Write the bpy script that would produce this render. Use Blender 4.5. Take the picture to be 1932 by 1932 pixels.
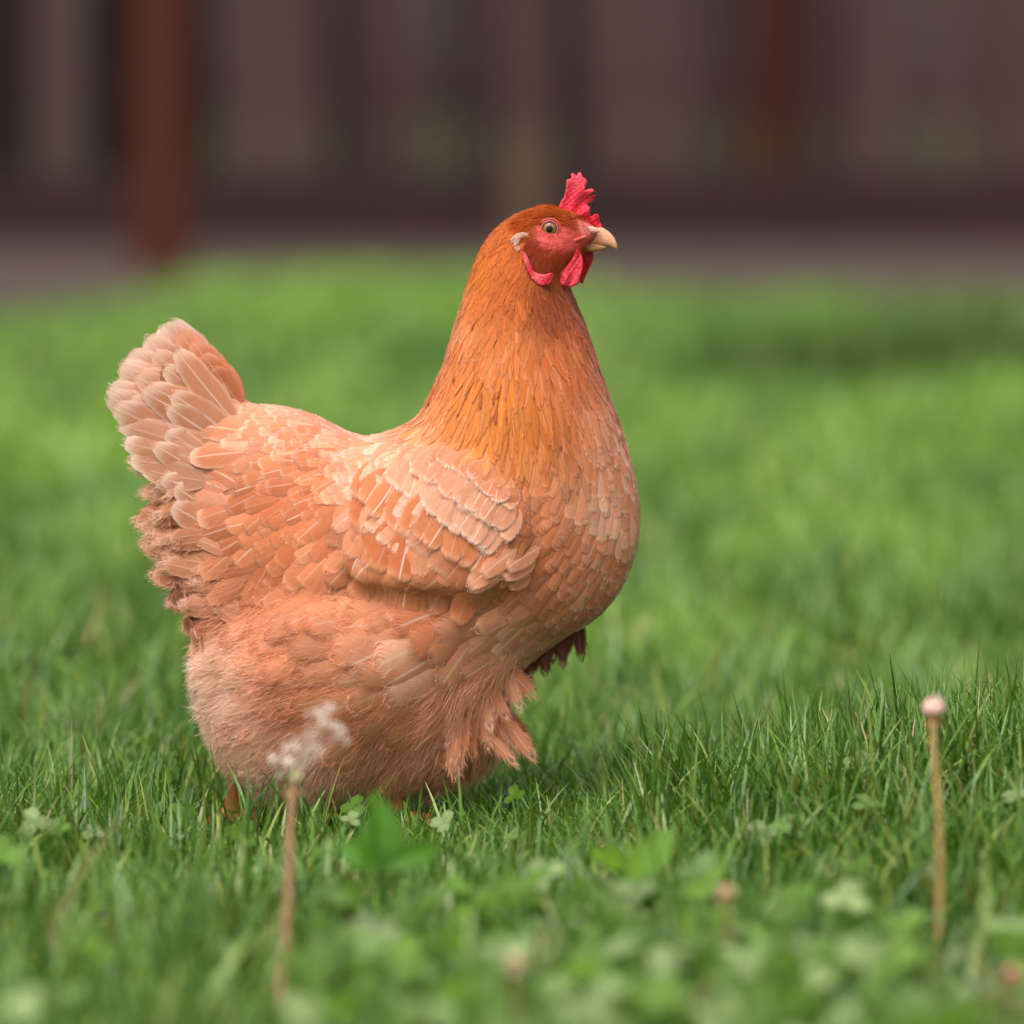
import bpy, math, random
import numpy as np
from mathutils import Vector, geometry
from mathutils.bvhtree import BVHTree
rng = np.random.default_rng(7); random.seed(7)
for o in list(bpy.data.objects): bpy.data.objects.remove(o)
sc = bpy.context.scene; COL = sc.collection

# ------------------------------------------------------------------ camera
CAM_D, CAM_H, PITCH = 3.6, 0.45, math.radians(3.95)
FPX = 1932*200/36
cam = bpy.data.cameras.new('camera'); co = bpy.data.objects.new('camera', cam); COL.objects.link(co)
co.location = (0, -CAM_D, CAM_H); co.rotation_euler = (math.pi/2-PITCH, 0, 0)
cam.lens = 200; cam.sensor_width = 36; cam.clip_start = .05; cam.clip_end = 3000
cam.dof.use_dof = True; cam.dof.focus_distance = 3.56; cam.dof.aperture_fstop = 4.1
sc.camera = co
# ------------------------------------------------------------------ light
SUN_EL, SUN_AZ = math.radians(59), math.radians(-30)   # azimuth measured from -Y (camera side) towards +X
w = bpy.data.worlds.new('World'); sc.world = w; w.use_nodes = True
nt = w.node_tree; nt.nodes.clear()
wo = nt.nodes.new('ShaderNodeOutputWorld'); bg = nt.nodes.new('ShaderNodeBackground')
sky = nt.nodes.new('ShaderNodeTexSky'); sky.sky_type = 'NISHITA'; sky.sun_disc = False
hs = nt.nodes.new('ShaderNodeHueSaturation'); hs.inputs['Saturation'].default_value = .28
sky.sun_elevation = SUN_EL; sky.sun_rotation = math.pi - SUN_AZ
sky.dust_density = 4; sky.air_density = 1.2
nt.links.new(sky.outputs[0], hs.inputs['Color']); nt.links.new(hs.outputs[0], bg.inputs[0])
bg.inputs[1].default_value = .135
nt.links.new(bg.outputs[0], wo.inputs[0])
sl = bpy.data.lights.new('sun', 'SUN'); so = bpy.data.objects.new('sun', sl); COL.objects.link(so)
sl.energy = 2.0; sl.angle = math.radians(38); sl.color = (1, .95, .935)
sd = Vector((math.sin(SUN_AZ)*math.cos(SUN_EL), -math.cos(SUN_AZ)*math.cos(SUN_EL), math.sin(SUN_EL)))
so.rotation_euler = sd.to_track_quat('Z', 'Y').to_euler()
sc.view_settings.view_transform = 'Standard'; sc.view_settings.look = 'None'
sc.view_settings.exposure = 0.56; sc.view_settings.gamma = 1
sc.render.engine = 'CYCLES'; cy = sc.cycles
cy.use_denoising = True; cy.max_bounces = 6; cy.diffuse_bounces = 3; cy.glossy_bounces = 2
cy.transmission_bounces = 3; cy.transparent_max_bounces = 40; cy.caustics_reflective = False; cy.caustics_refractive = False

# ------------------------------------------------------------------ helpers
def at(px, py, Y=0.0):
    """point on the vertical plane at depth Y that the photo shows at px,py (photo measured 1932 px wide)"""
    a = (px-966)/FPX; b = -(py-966)/FPX
    c, s = math.cos(PITCH), math.sin(PITCH)
    dy = c+b*s; dz = -s+b*c; k = (Y+CAM_D)/dy
    return Vector((a*k, Y, CAM_H+dz*k))
_o = at(966, 966); SC = (at(1500, 966)-_o).x/534; SZ = (at(966, 500)-at(966, 1400)).z/900
def X(px): return (np.asarray(px, float)-966)*SC
def Z(py): return at(966, 966).z + (966-np.asarray(py, float))*SZ
def PX(x): return np.asarray(x)/SC+966
def PY(z): return 966-(np.asarray(z)-_o.z)/SZ
def lin(c):
    c = np.asarray(c, float)/255.
    return np.where(c <= .04045, c/12.92, ((c+.055)/1.055)**2.4)
def tag(o, label=None, cat=None, group=None, kind=None):
    for k, v in (('label', label), ('category', cat), ('group', group), ('kind', kind)):
        if v: o[k] = v
    return o
def empty(name, loc=(0, 0, 0)):
    o = bpy.data.objects.new(name, None); COL.objects.link(o); o.location = loc; o.empty_display_size = .02; return o
def mesh(name, V, F, mat=None, parent=None, col=None, fuv=None, smooth=True):
    """numpy verts (n,3); faces = (m,4) or (m,3) int array"""
    V = np.asarray(V, np.float32); F = np.asarray(F, np.int32)
    me = bpy.data.meshes.new(name); n = F.shape[1]
    me.vertices.add(len(V)); me.vertices.foreach_set('co', V.ravel())
    me.loops.add(F.size); me.loops.foreach_set('vertex_index', F.ravel())
    me.polygons.add(len(F)); me.polygons.foreach_set('loop_start', np.arange(0, F.size, n, dtype=np.int32))
    me.polygons.foreach_set('loop_total', np.full(len(F), n, np.int32))
    if smooth: me.polygons.foreach_set('use_smooth', np.ones(len(F), bool))
    me.update(calc_edges=True)
    if col is not None:
        a = me.attributes.new('col', 'FLOAT_COLOR', 'POINT')
        c4 = np.ones((len(V), 4), np.float32); c4[:, :3] = col; a.data.foreach_set('color', c4.ravel())
    if fuv is not None:
        a = me.attributes.new('fuv', 'FLOAT_VECTOR', 'POINT')
        f3 = np.zeros((len(V), 3), np.float32); f3[:, :fuv.shape[1]] = fuv; a.data.foreach_set('vector', f3.ravel())
    if mat: me.materials.append(mat)
    o = bpy.data.objects.new(name, me); COL.objects.link(o)
    if parent: o.parent = parent
    return o
class NT:
    def __init__(s, name):
        s.m = bpy.data.materials.new(name); s.m.use_nodes = True; s.t = s.m.node_tree; s.t.nodes.clear()
        s.out = s.t.nodes.new('ShaderNodeOutputMaterial')
    def n(s, typ, **kw):
        nd = s.t.nodes.new(typ)
        for k, v in kw.items():
            if k.startswith('i_'):
                key = k[2:]; key = int(key) if key.isdigit() else key.replace('_', ' ')
                if isinstance(v, bpy.types.NodeSocket): s.t.links.new(v, nd.inputs[key])
                else: nd.inputs[key].default_value = v
            else: setattr(nd, k, v)
        return nd
    def math(s, op, a, b=0., c=None, clamp=False):
        nd = s.n('ShaderNodeMath', operation=op, use_clamp=clamp)
        for i, v in enumerate((a, b, c)):
            if v is None: continue
            if isinstance(v, bpy.types.NodeSocket): s.t.links.new(v, nd.inputs[i])
            else: nd.inputs[i].default_value = v
        return nd.outputs[0]
    def mix(s, f, a, b, mode='MIX'):
        nd = s.n('ShaderNodeMix', data_type='RGBA', blend_type=mode)
        for i, v in ((0, f), (6, a), (7, b)):
            if isinstance(v, bpy.types.NodeSocket): s.t.links.new(v, nd.inputs[i])
            else: nd.inputs[i].default_value = v if i == 0 else (*v, 1)
        return nd.outputs[2]
    def link(s, a, b): s.t.links.new(a, b)
def skin_mat(name, rgb, rough=.55, sss=.15, bump=.3, bscale=900, var=.15, spec=.35, attr=False):
    k = NT(name); tc = k.n('ShaderNodeTexCoord').outputs['Object']
    no = k.n('ShaderNodeTexNoise', i_Vector=tc, i_Scale=bscale, i_Detail=4.0)
    no2 = k.n('ShaderNodeTexNoise', i_Vector=tc, i_Scale=bscale*.22, i_Detail=3.0)
    base = k.n('ShaderNodeAttribute', attribute_name='col').outputs['Color'] if attr else tuple(lin(rgb))
    hi = 1+var; lo = 1-var
    f = k.n('ShaderNodeMapRange', i_0=no2.outputs[0], i_1=.3, i_2=.7, i_3=lo, i_4=hi).outputs[0]
    cmb = k.n('ShaderNodeCombineColor', i_0=f, i_1=f, i_2=f).outputs[0]
    c = k.mix(1., base, cmb, 'MULTIPLY') if attr else k.mix(1., base, cmb, 'MULTIPLY')
    bp = k.n('ShaderNodeBump', i_Strength=bump, i_Distance=.0009, i_Height=no.outputs[0])
    p = k.n('ShaderNodeBsdfPrincipled', i_Base_Color=c, i_Roughness=rough, i_Normal=bp.outputs[0])
    p.inputs['Specular IOR Level'].default_value = spec
    if sss:
        p.inputs['Subsurface Weight'].default_value = sss; p.inputs['Subsurface Radius'].default_value = (1, .35, .2)
        p.inputs['Subsurface Scale'].default_value = .003
    k.link(p.outputs[0], k.out.inputs[0]); return k.m
def leaf_mat(name, transl=.3, rough=.42, spec=.45, tint=(1.25, 1.15, .55)):
    """plants: colour from the 'col' attribute, some light through the blade"""
    k = NT(name); c = k.n('ShaderNodeAttribute', attribute_name='col').outputs['Color']
    p = k.n('ShaderNodeBsdfPrincipled', i_Base_Color=c, i_Roughness=rough); p.inputs['Specular IOR Level'].default_value = spec
    g = k.mix(1., c, tint, 'MULTIPLY')
    t = k.n('ShaderNodeBsdfTranslucent', i_Color=g)
    ms = k.n('ShaderNodeMixShader', i_0=transl, i_1=p.outputs[0], i_2=t.outputs[0])
    k.link(ms.outputs[0], k.out.inputs[0]); return k.m
def feather_mat(name, soft=4.0, transl=.2, fray=2.2):
    k = NT(name); c = k.n('ShaderNodeAttribute', attribute_name='col').outputs['Color']
    uv = k.n('ShaderNodeAttribute', attribute_name='fuv').outputs['Vector']
    sp = k.n('ShaderNodeSeparateXYZ', i_0=uv); u, v, r = sp.outputs
    au = k.math('ABSOLUTE', u)
    bc = k.math('SUBTRACT', v, k.math('MULTIPLY', au, .42))         # barbs slant off the shaft
    vec = k.n('ShaderNodeCombineXYZ', i_0=k.math('MULTIPLY', bc, 42.), i_1=k.math('MULTIPLY', u, 1.3), i_2=k.math('MULTIPLY', r, 91.)).outputs[0]
    no = k.n('ShaderNodeTexNoise', i_Vector=vec, i_Scale=1., i_Detail=3., i_Roughness=.65).outputs[0]
    st = k.n('ShaderNodeMapRange', i_0=no, i_1=.25, i_2=.75, i_3=.76, i_4=1.17).outputs[0]
    stc = k.n('ShaderNodeCombineColor', i_0=k.math('POWER', st, .6), i_1=st, i_2=k.math('POWER', st, 1.3)).outputs[0]
    c2 = k.mix(1., c, stc, 'MULTIPLY')
    sh = k.n('ShaderNodeMapRange', i_0=au, i_1=.02, i_2=.085, i_3=.85, i_4=0.).outputs[0]
    shv = k.math('MULTIPLY', sh, k.n('ShaderNodeAttribute', attribute_name='shaft').outputs['Fac'])
    c3 = k.mix(shv, c2, tuple(lin((248, 212, 190))))
    bp = k.n('ShaderNodeBump', i_Strength=.35, i_Distance=.0004, i_Height=no)
    d = k.n('ShaderNodeBsdfPrincipled', i_Base_Color=c3, i_Roughness=.6, i_Normal=bp.outputs[0])
    d.inputs['Specular IOR Level'].default_value = .22; d.inputs['Sheen Weight'].default_value = .12; d.inputs['Sheen Roughness'].default_value = .5
    t = k.n('ShaderNodeBsdfTranslucent', i_Color=c3)
    ms = k.n('ShaderNodeMixShader', i_0=transl, i_1=d.outputs[0], i_2=t.outputs[0])
    # vane edge frays barb by barb
    e = k.math('MAXIMUM', au, k.n('ShaderNodeMapRange', i_0=v, i_1=.55, i_2=1., i_3=0., i_4=1.).outputs[0])
    al = k.math('ADD', k.math('MULTIPLY', k.math('SUBTRACT', 1., e), soft), k.math('MULTIPLY', k.math('SUBTRACT', no, .5), fray), clamp=True)
    al = k.math('MAXIMUM', al, k.math('LESS_THAN', v, .02))
    tp = k.n('ShaderNodeBsdfTransparent')
    m3 = k.n('ShaderNodeMixShader', i_0=al, i_1=tp.outputs[0], i_2=ms.outputs[0])
    k.link(m3.outputs[0], k.out.inputs[0]); return k.m

def inside(poly, x, y):
    poly = np.asarray(poly, float); r = np.zeros(np.shape(x), bool); j = len(poly)-1
    for i in range(len(poly)):
        xi, yi = poly[i]; xj, yj = poly[j]
        if yi != yj:
            c = ((yi > y) != (yj > y)) & (x < (xj-xi)*(y-yi)/(yj-yi)+xi); r ^= c
        j = i
    return r
def smooth_poly(p, step):
    """Catmull-Rom through closed points, resampled to step"""
    p = np.asarray(p, float); n = len(p); out = []
    for i in range(n):
        a, b, c, d = p[(i-1) % n], p[i], p[(i+1) % n], p[(i+2) % n]
        m = max(2, int(np.linalg.norm(c-b)/step*2))
        t = np.linspace(0, 1, m, endpoint=False)[:, None]
        out.append(.5*((2*b)+(-a+c)*t+(2*a-5*b+4*c-d)*t*t+(-a+3*b-3*c+d)*t**3))
    q = np.vstack(out); s = np.r_[0, np.cumsum(np.linalg.norm(np.diff(np.vstack([q, q[:1]]), axis=0), axis=1))]
    m = max(8, int(s[-1]/step)); t = np.linspace(0, s[-1], m, endpoint=False); qq = np.vstack([q, q[:1]])
    return np.c_[np.interp(t, s, qq[:, 0]), np.interp(t, s, qq[:, 1])]
def inset(p, d):
    t = np.roll(p, -1, 0)-np.roll(p, 1, 0); t /= np.linalg.norm(t, axis=1)[:, None]+1e-9
    nrm = np.c_[-t[:, 1], t[:, 0]]; area = .5*np.sum(p[:, 0]*np.roll(p[:, 1], -1)-np.roll(p[:, 0], -1)*p[:, 1])
    return p+nrm*(d if area > 0 else -d)
def poisson(poly, g):
    lo = poly.min(0)-2*g; hi = poly.max(0)+2*g
    xs = np.arange(lo[0], hi[0], g); ys = np.arange(lo[1], hi[1], g); GX, GY = np.meshgrid(xs, ys)
    m = inside(poly, GX, GY); m[0] = m[-1] = False; m[:, 0] = m[:, -1] = False
    u = np.zeros(m.shape); I, J = np.indices(m.shape); red = ((I+J) % 2 == 0) & m; blk = ((I+J) % 2 == 1) & m
    om = 2/(1+math.sin(math.pi/max(m.shape)))*.995
    for it in range(int(5*max(m.shape))):
        for c in (red, blk):
            s = np.zeros_like(u); s[1:-1, 1:-1] = (u[2:, 1:-1]+u[:-2, 1:-1]+u[1:-1, 2:]+u[1:-1, :-2]+2*g*g)/4
            u[c] += om*(s[c]-u[c])
    def samp(x, y):
        fx = np.clip((x-lo[0])/g, 0, len(xs)-1.001); fy = np.clip((y-lo[1])/g, 0, len(ys)-1.001)
        i = fy.astype(int); j = fx.astype(int); a = fx-j; b = fy-i
        return u[i, j]*(1-a)*(1-b)+u[i, j+1]*a*(1-b)+u[i+1, j]*(1-a)*b+u[i+1, j+1]*a*b
    return samp
def inflate(poly, step, wfun, grid=None):
    """closed mesh: outline poly (px), half thickness wfun(px,py,circular half thickness) in px. returns px-space verts (x, y, w) , tris"""
    samp = poisson(poly, grid or step)
    lo, hi = poly.min(0), poly.max(0); gx, gy = np.meshgrid(np.arange(lo[0], hi[0], step), np.arange(lo[1], hi[1], step*.866))
    gx = gx+(np.arange(gx.shape[0]) % 2)[:, None]*step/2
    p = np.c_[gx.ravel(), gy.ravel()]; p = p[inside(inset(poly, step*.55), p[:, 0], p[:, 1])]
    n = len(poly); allp = [Vector(q) for q in np.vstack([poly, p])]
    vs, _, fs, ov, _, _ = geometry.delaunay_2d_cdt(allp, [(i, (i+1) % n) for i in range(n)], [], 1, 1e-6)
    v2 = np.array([tuple(q) for q in vs]); bd = np.array([any(k < n for k in o) if o else False for o in ov])
    W = wfun(v2[:, 0], v2[:, 1], np.sqrt(np.maximum(samp(v2[:, 0], v2[:, 1]), 0))); W[bd] = 0
    N = len(v2); idx = np.where(bd, np.arange(N), np.arange(N)+N)
    F = np.array([tuple(f) for f in fs if len(f) == 3]); F2 = idx[F][:, ::-1]
    V = np.vstack([np.c_[v2, -W], np.c_[v2, W]])
    used = np.zeros(2*N, bool); used[F.ravel()] = True; used[F2.ravel()] = True
    re = np.cumsum(used)-1; return V[used], re[np.vstack([F, F2])], bd
def slab(name, poly, mat, parent, y0=0., ratio=.5, cap=1e9, step=3., flare=None, ripple=0., col=None, smoothit=1, seed=0):
    """fleshy or horny part from its outline, real thickness by inflation; flare(x,y)-> sideways shift in px"""
    pl = smooth_poly(poly, step); V, F, _ = inflate(pl, step, lambda x, y, w: np.minimum(w*ratio, cap*(1-np.exp(-w*ratio/cap*1.4)) if cap < 1e8 else w*ratio), step)
    x, y, wv = V[:, 0].copy(), V[:, 1].copy(), V[:, 2]
    if ripple: wv = wv+ripple*(np.sin(x*.31+seed)*np.sin(y*.23+seed*2)+.5*np.sin(x*.7+y*.5))*(np.abs(wv) > 0)
    off = flare(x, y) if flare else 0
    W = np.c_[X(x), y0+(wv+off)*SC, Z(y)]
    c = col(x, y) if callable(col) else None
    return mesh(name, W, F, mat, parent, col=c)
def z1(pts): return [((1100+a*.26915)/1.32505, (400+b*.26915)/1.32505) for a, b in pts]

FM = feather_mat('feather'); FS = feather_mat('soft_feather', 2.6, .28, 2.8); FT = feather_mat('tail_feather', 11., .25, 1.5); DM = leaf_mat('down', .42, .8, .1, (1.05, .97, .9))

# ------------------------------------------------------------------ setting: ground
def smoothstep(a, b, x): t = np.clip((x-a)/(b-a), 0, 1); return t*t*(3-2*t)
def gnoise(x, y, seed=0):
    s = 0
    for i in range(5):
        a = seed*1.7+i*2.4; f = 1.35**i
        s = s+np.sin((x*math.cos(a)+y*math.sin(a))*f*1.7+a*3+seed)*np.sin((x*math.sin(a*1.3)-y*math.cos(a*1.3))*f*1.3+a)
    return s/2.2
def terrain(x, y):
    x = np.asarray(x, float); y = np.asarray(y, float)
    z = .008*gnoise(x*1.2, y*1.2, 3)*smoothstep(.0, 1.2, np.abs(y))*(1-smoothstep(8, 11, y))
    # low rise on the right at the hen's distance, falling off behind it
    z = z+.040*smoothstep(.03, .36, x)*np.exp(-((y+.05)/.28)**2)
    z = z-.020*np.exp(-((y-.62)/.35)**2)*smoothstep(.0, .2, x)
    z = z+.022*gnoise(x*2.1, y*.9, 5)*smoothstep(2, 5, y)*(1-smoothstep(10, 12, y))
    return z
gm = NT('soil'); tc = gm.n('ShaderNodeTexCoord').outputs['Object']
n1 = gm.n('ShaderNodeTexNoise', i_Vector=tc, i_Scale=14., i_Detail=6.).outputs[0]
n2 = gm.n('ShaderNodeTexNoise', i_Vector=tc, i_Scale=1.3, i_Detail=4.).outputs[0]
c = gm.mix(n1, tuple(lin((52, 58, 22))), tuple(lin((92, 124, 42)))); c = gm.mix(gm.n('ShaderNodeMapRange', i_0=n2, i_1=.4, i_2=.7, i_3=0., i_4=.5).outputs[0], c, tuple(lin((78, 106, 38))))
p = gm.n('ShaderNodeBsdfPrincipled', i_Base_Color=c, i_Roughness=.95); gm.link(p.outputs[0], gm.out.inputs[0])
def sheet(name, xs, ys, f, mat):
    GX, GY = np.meshgrid(xs, ys); V = np.c_[GX.ravel(), GY.ravel(), f(GX, GY).ravel()]
    a = np.arange(GX.size).reshape(GX.shape); F = np.c_[a[:-1, :-1].ravel(), a[:-1, 1:].ravel(), a[1:, 1:].ravel(), a[1:, :-1].ravel()]
    return tag(mesh(name, V, F, mat), kind='structure')
xs = np.r_[-900, -300, -100, -40, -20, np.arange(-8, -1.5, .25), np.arange(-1.5, 1.5, .04), np.arange(1.5, 8.1, .25), 20, 40, 100, 300, 900]
ys = np.r_[-60, -20, -8, -4, np.arange(-2, 2, .04), np.arange(2, 24, .2), 40, 80, 200, 500, 1500]
sheet('ground', xs, ys, terrain, gm.m)
def dirt_edge(x): return 7.8+4.3*smoothstep(-1.15, -.72, x)-1.9*smoothstep(-.15, .35, x)-.4*smoothstep(1.3, 2, x)+.22*np.sin(x*3.1+1)+.12*np.sin(x*9.7)
dm = NT('bare_earth'); tc = dm.n('ShaderNodeTexCoord').outputs['Object']
n1 = dm.n('ShaderNodeTexNoise', i_Vector=tc, i_Scale=9., i_Detail=7.).outputs[0]
c = dm.mix(n1, tuple(lin((40, 28, 23))), tuple(lin((80, 60, 50)))); p = dm.n('ShaderNodeBsdfPrincipled', i_Base_Color=c, i_Roughness=.95)
bp = dm.n('ShaderNodeBump', i_Strength=.7, i_Distance=.03, i_Height=n1); dm.link(bp.outputs[0], p.inputs['Normal']); dm.link(p.outputs[0], dm.out.inputs[0])
sx = np.arange(-7, 7.01, .1); st = np.linspace(0, 1, 30)
GX, T = np.meshgrid(sx, st); GY = dirt_edge(GX)*(1-T)+17.4*T
V = np.c_[GX.ravel(), GY.ravel(), (terrain(GX, GY)+.006+.002*gnoise(GX*5, GY*5, 9)**2).ravel()]
a = np.arange(GX.size).reshape(GX.shape); F = np.c_[a[:-1, :-1].ravel(), a[:-1, 1:].ravel(), a[1:, 1:].ravel(), a[1:, :-1].ravel()]
tag(mesh('earth_strip', V, F, dm.m), kind='structure')

# ------------------------------------------------------------------ fence
def wood(name, rgb, var=.25):
    k = NT(name); tc = k.n('ShaderNodeTexCoord').outputs['Object']; oi = k.n('ShaderNodeObjectInfo')
    mp = k.n('ShaderNodeMapping', i_Vector=tc, i_Scale=(38., 38., 2.2)); mp.inputs['Location'].default_value = (0, 0, 0)
    sh = k.n('ShaderNodeVectorMath', operation='ADD'); k.link(mp.outputs[0], sh.inputs[0]); k.link(oi.outputs['Random'], sh.inputs[1])
    no = k.n('ShaderNodeTexNoise', i_Vector=sh.outputs[0], i_Scale=1., i_Detail=6., i_Roughness=.6).outputs[0]
    b = np.array(lin(rgb))*np.array([.52, .47, .475]); c = k.mix(no, tuple(b*(1-var)), tuple(b*(1+var)))
    st_ = k.n('ShaderNodeTexNoise', i_Vector=sh.outputs[0], i_Scale=.55, i_Detail=3.).outputs[0]; c = k.mix(k.n('ShaderNodeMapRange', i_0=st_, i_1=.38, i_2=.62, i_3=.55, i_4=0.).outputs[0], c, tuple(b*.45))
    bp = k.n('ShaderNodeBump', i_Strength=.5, i_Distance=.003, i_Height=no)
    p = k.n('ShaderNodeBsdfPrincipled', i_Base_Color=c, i_Roughness=.85, i_Normal=bp.outputs[0]); p.inputs['Specular IOR Level'].default_value = .2
    k.link(p.outputs[0], k.out.inputs[0]); return k.m
def plank(name, cx, cy, z0, w_, d_, h_, mat, parent, chamf=.006, top='flat', seed=0):
    r = random.Random(seed); n = 14; zs = np.linspace(0, h_, n); V = []; ring = 8
    for z in zs:
        dx = .004*math.sin(z*2.3+seed); hw, hd = w_/2, d_/2; c_ = chamf
        for a, b in ((-hw+c_, -hd), (hw-c_, -hd), (hw, -hd+c_), (hw, hd-c_), (hw-c_, hd), (-hw+c_, hd), (-hw, hd-c_), (-hw, -hd+c_)):
            V.append((cx+a+dx, cy+b, z0+z))
    F = []
    for i in range(n-1):
        for k_ in range(ring): a = i*ring+k_; b = i*ring+(k_+1) % ring; F.append((a, b, b+ring, a+ring))
    if top == 'point':
        V.append((cx, cy, z0+h_+.05)); 
    else: V.append((cx, cy, z0+h_+.001))
    t = len(V)-1; base = (n-1)*ring
    for k_ in range(0, ring): F.append((base+k_, base+(k_+1) % ring, t, t))
    F = [f if f[2] != f[3] else f for f in F]
    me = bpy.data.meshes.new(name); me.from_pydata(V, [], [f[:3] if f[2] == f[3] else f for f in F]); me.materials.append(mat)
    o = bpy.data.objects.new(name, me); COL.objects.link(o)
    if parent: o.parent = parent
    return o
FY = 16.6
fence = tag(empty('board_fence', (0, 0, 0)), 'tall dark brown vertical board fence with a dark kickboard across the background', 'fence')
tones = {'a': (86, 66, 63), 'b': (106, 84, 79), 'c': (116, 95, 89), 'd': (50, 34, 32), 'e': (14, 7, 6), 'f': (108, 93, 82)}  # darkest tone: shade of an open gap, painted on a set-back board
WM = {k: wood('fence_wood_'+{'a': 'brown', 'b': 'grey_brown', 'c': 'pale', 'd': 'dark', 'e': 'gap_shade', 'f': 'olive'}[k], v) for k, v in tones.items()}
# board edges as they stand along the fence, metres, with their wood
layout = [(-60, 'd'), (75, 'c'), (166, 'e'), (300, 'd'), (330, 'd'), (420, 'b'), (530, 'b'), (610, 'd'), (650, 'a'), (745, 'b'), (800, 'a'), (835, 'd'), (860, 'a'), (950, 'b'), (1045, 'd'), (1100, 'b'), (1205, 'b'),
          (1305, 'a'), (1395, 'd'), (1500, 'b'), (1590, 'a'), (1625, 'c'), (1700, 'a'), (1730, 'c'), (1790, 'b'), (1850, 'b'), (1960, 'a')]
xsb = [(p_-966)*SC*(FY+3.6)/3.6 for p_, _ in layout]; i = 0
bw = .2
x = xsb[0]
lefts = [(x-bw*(j+1), x-bw*j, 'abdb'[j % 4]) for j in range(26)]
mids = [(xsb[j], xsb[j+1], layout[j][1]) for j in range(len(xsb)-1)]
rights = [(xsb[-1]+bw*j, xsb[-1]+bw*(j+1), 'babd'[j % 4]) for j in range(26)]
for j, (a_, b_, m_) in enumerate(lefts+mids+rights):
    plank('board', (a_+b_)/2, FY+(.012 if j % 2 else 0)+(.05 if m_ == 'e' else 0), .0, b_-a_-.006, .022, 1.85+.02*random.random(), WM[m_], fence, seed=j)
kb = bpy.data.meshes.new('kickboard')
kbo = plank('kickboard', 0, 0, -7.2, .27, .04, 14.4, wood('kick_wood', (74, 55, 54)), fence, seed=3)
kbo.rotation_euler = (0, math.pi/2, 0); kbo.location = (0, FY-.20, .128)
for zz in (.55, 1.5):
    r_ = plank('rail', 0, 0, -7.2, .09, .05, 14.4, WM['d'], fence, seed=5); r_.rotation_euler = (0, math.pi/2, 0); r_.location = (0, FY+.06, zz)
red = wood('red_stained_wood', (88, 42, 32), .3)
fr = plank('fence_post', (1452-966)*SC*(FY+3.52)/3.6, FY-.12, 0, .17, .09, 1.95, red, fence, seed=11); fr['label'] = 'dark red stained fence post'
def postx(px, Y): return (px-966)*SC*(Y+3.6)/3.6
pst = plank('wooden_post', postx(308, 12.7), 12.7, -.05, .16, .12, 2.2, wood('rusty_wood', (108, 58, 36), .4), None, chamf=.015, top='point', seed=4)
tag(pst, 'thick rust brown wooden post standing in front of the fence at the left', 'post')
pb = plank('leaning_board', postx(992, 16.3), 0, 0, 0.15, .03, .39, wood('pale_wood', (116, 99, 80)), None, seed=8)
pb.rotation_euler = (math.radians(-6), 0, 0); pb.location = (0, 16.32, 0); tag(pb, 'short pale beige board leaning against the dark fence behind the hen', 'board')

# ------------------------------------------------------------------ grass
def blades(x, y, L, Wd, lean, az, curl, col, rows=5, name='grass', mat=None, z0=None, tipcol=None):
    n = len(x); t = np.linspace(0, 1, rows); z = terrain(x, y) if z0 is None else z0
    dx, dy = np.cos(az), np.sin(az)
    # centre line bends over by lean+curl*t
    ang = lean[:, None]+curl[:, None]*t[None]
    seg = L[:, None]/(rows-1)
    hx = np.cumsum(np.c_[np.zeros(n), (np.sin(ang)*seg)[:, 1:]], 1); hz = np.cumsum(np.c_[np.zeros(n), (np.cos(ang)*seg)[:, 1:]], 1)
    cx = x[:, None]+dx[:, None]*hx; cyy = y[:, None]+dy[:, None]*hx; cz = z[:, None]-.002+hz
    wd = Wd[:, None]*np.array([.75, 1, .95, .7, .12])[None] if rows == 5 else Wd[:, None]*np.interp(t, [0, .3, .7, 1], [.75, 1, .75, .1])[None]
    # width direction: perpendicular to lean, twisted
    tw = az+np.pi/2+rng.normal(0, .5, n); sx_, sy_ = np.cos(tw)[:, None], np.sin(tw)[:, None]
    V = np.stack([np.stack([cx-sx_*wd/2, cyy-sy_*wd/2, cz], -1), np.stack([cx+sx_*wd/2, cyy+sy_*wd/2, cz], -1)], 2)  # n,rows,2,3
    base = np.arange(n)[:, None]*rows*2; r = np.arange(rows-1)[None]*2; a = base+r
    F = np.stack([a, a+1, a+3, a+2], -1).reshape(-1, 4)
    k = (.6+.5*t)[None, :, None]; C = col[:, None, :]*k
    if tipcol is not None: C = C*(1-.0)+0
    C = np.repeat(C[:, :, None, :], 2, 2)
    return V.reshape(-1, 3), F, C.reshape(-1, 3)
GR = leaf_mat('grass_blade', .28, .4, .5)
def field(d0, d1, dens, Lr, Wr, margin, thin=None, shade=None):
    out_x, out_y = [], []
    yy0, yy1 = d0-3.6, d1-3.6; wmax = .0935*d1+margin
    n = int(dens*(yy1-yy0)*2*wmax); x = rng.uniform(-wmax, wmax, n); y = rng.uniform(yy0, yy1, n)
    k = (np.abs(x) < .0935*(y+3.6)+margin) & (y < dirt_edge(x)+.15*rng.normal(size=n))
    x, y = x[k], y[k]
    if thin is not None: k = rng.random(len(x)) < thin(x, y); x, y = x[k], y[k]
    return x, y
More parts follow.
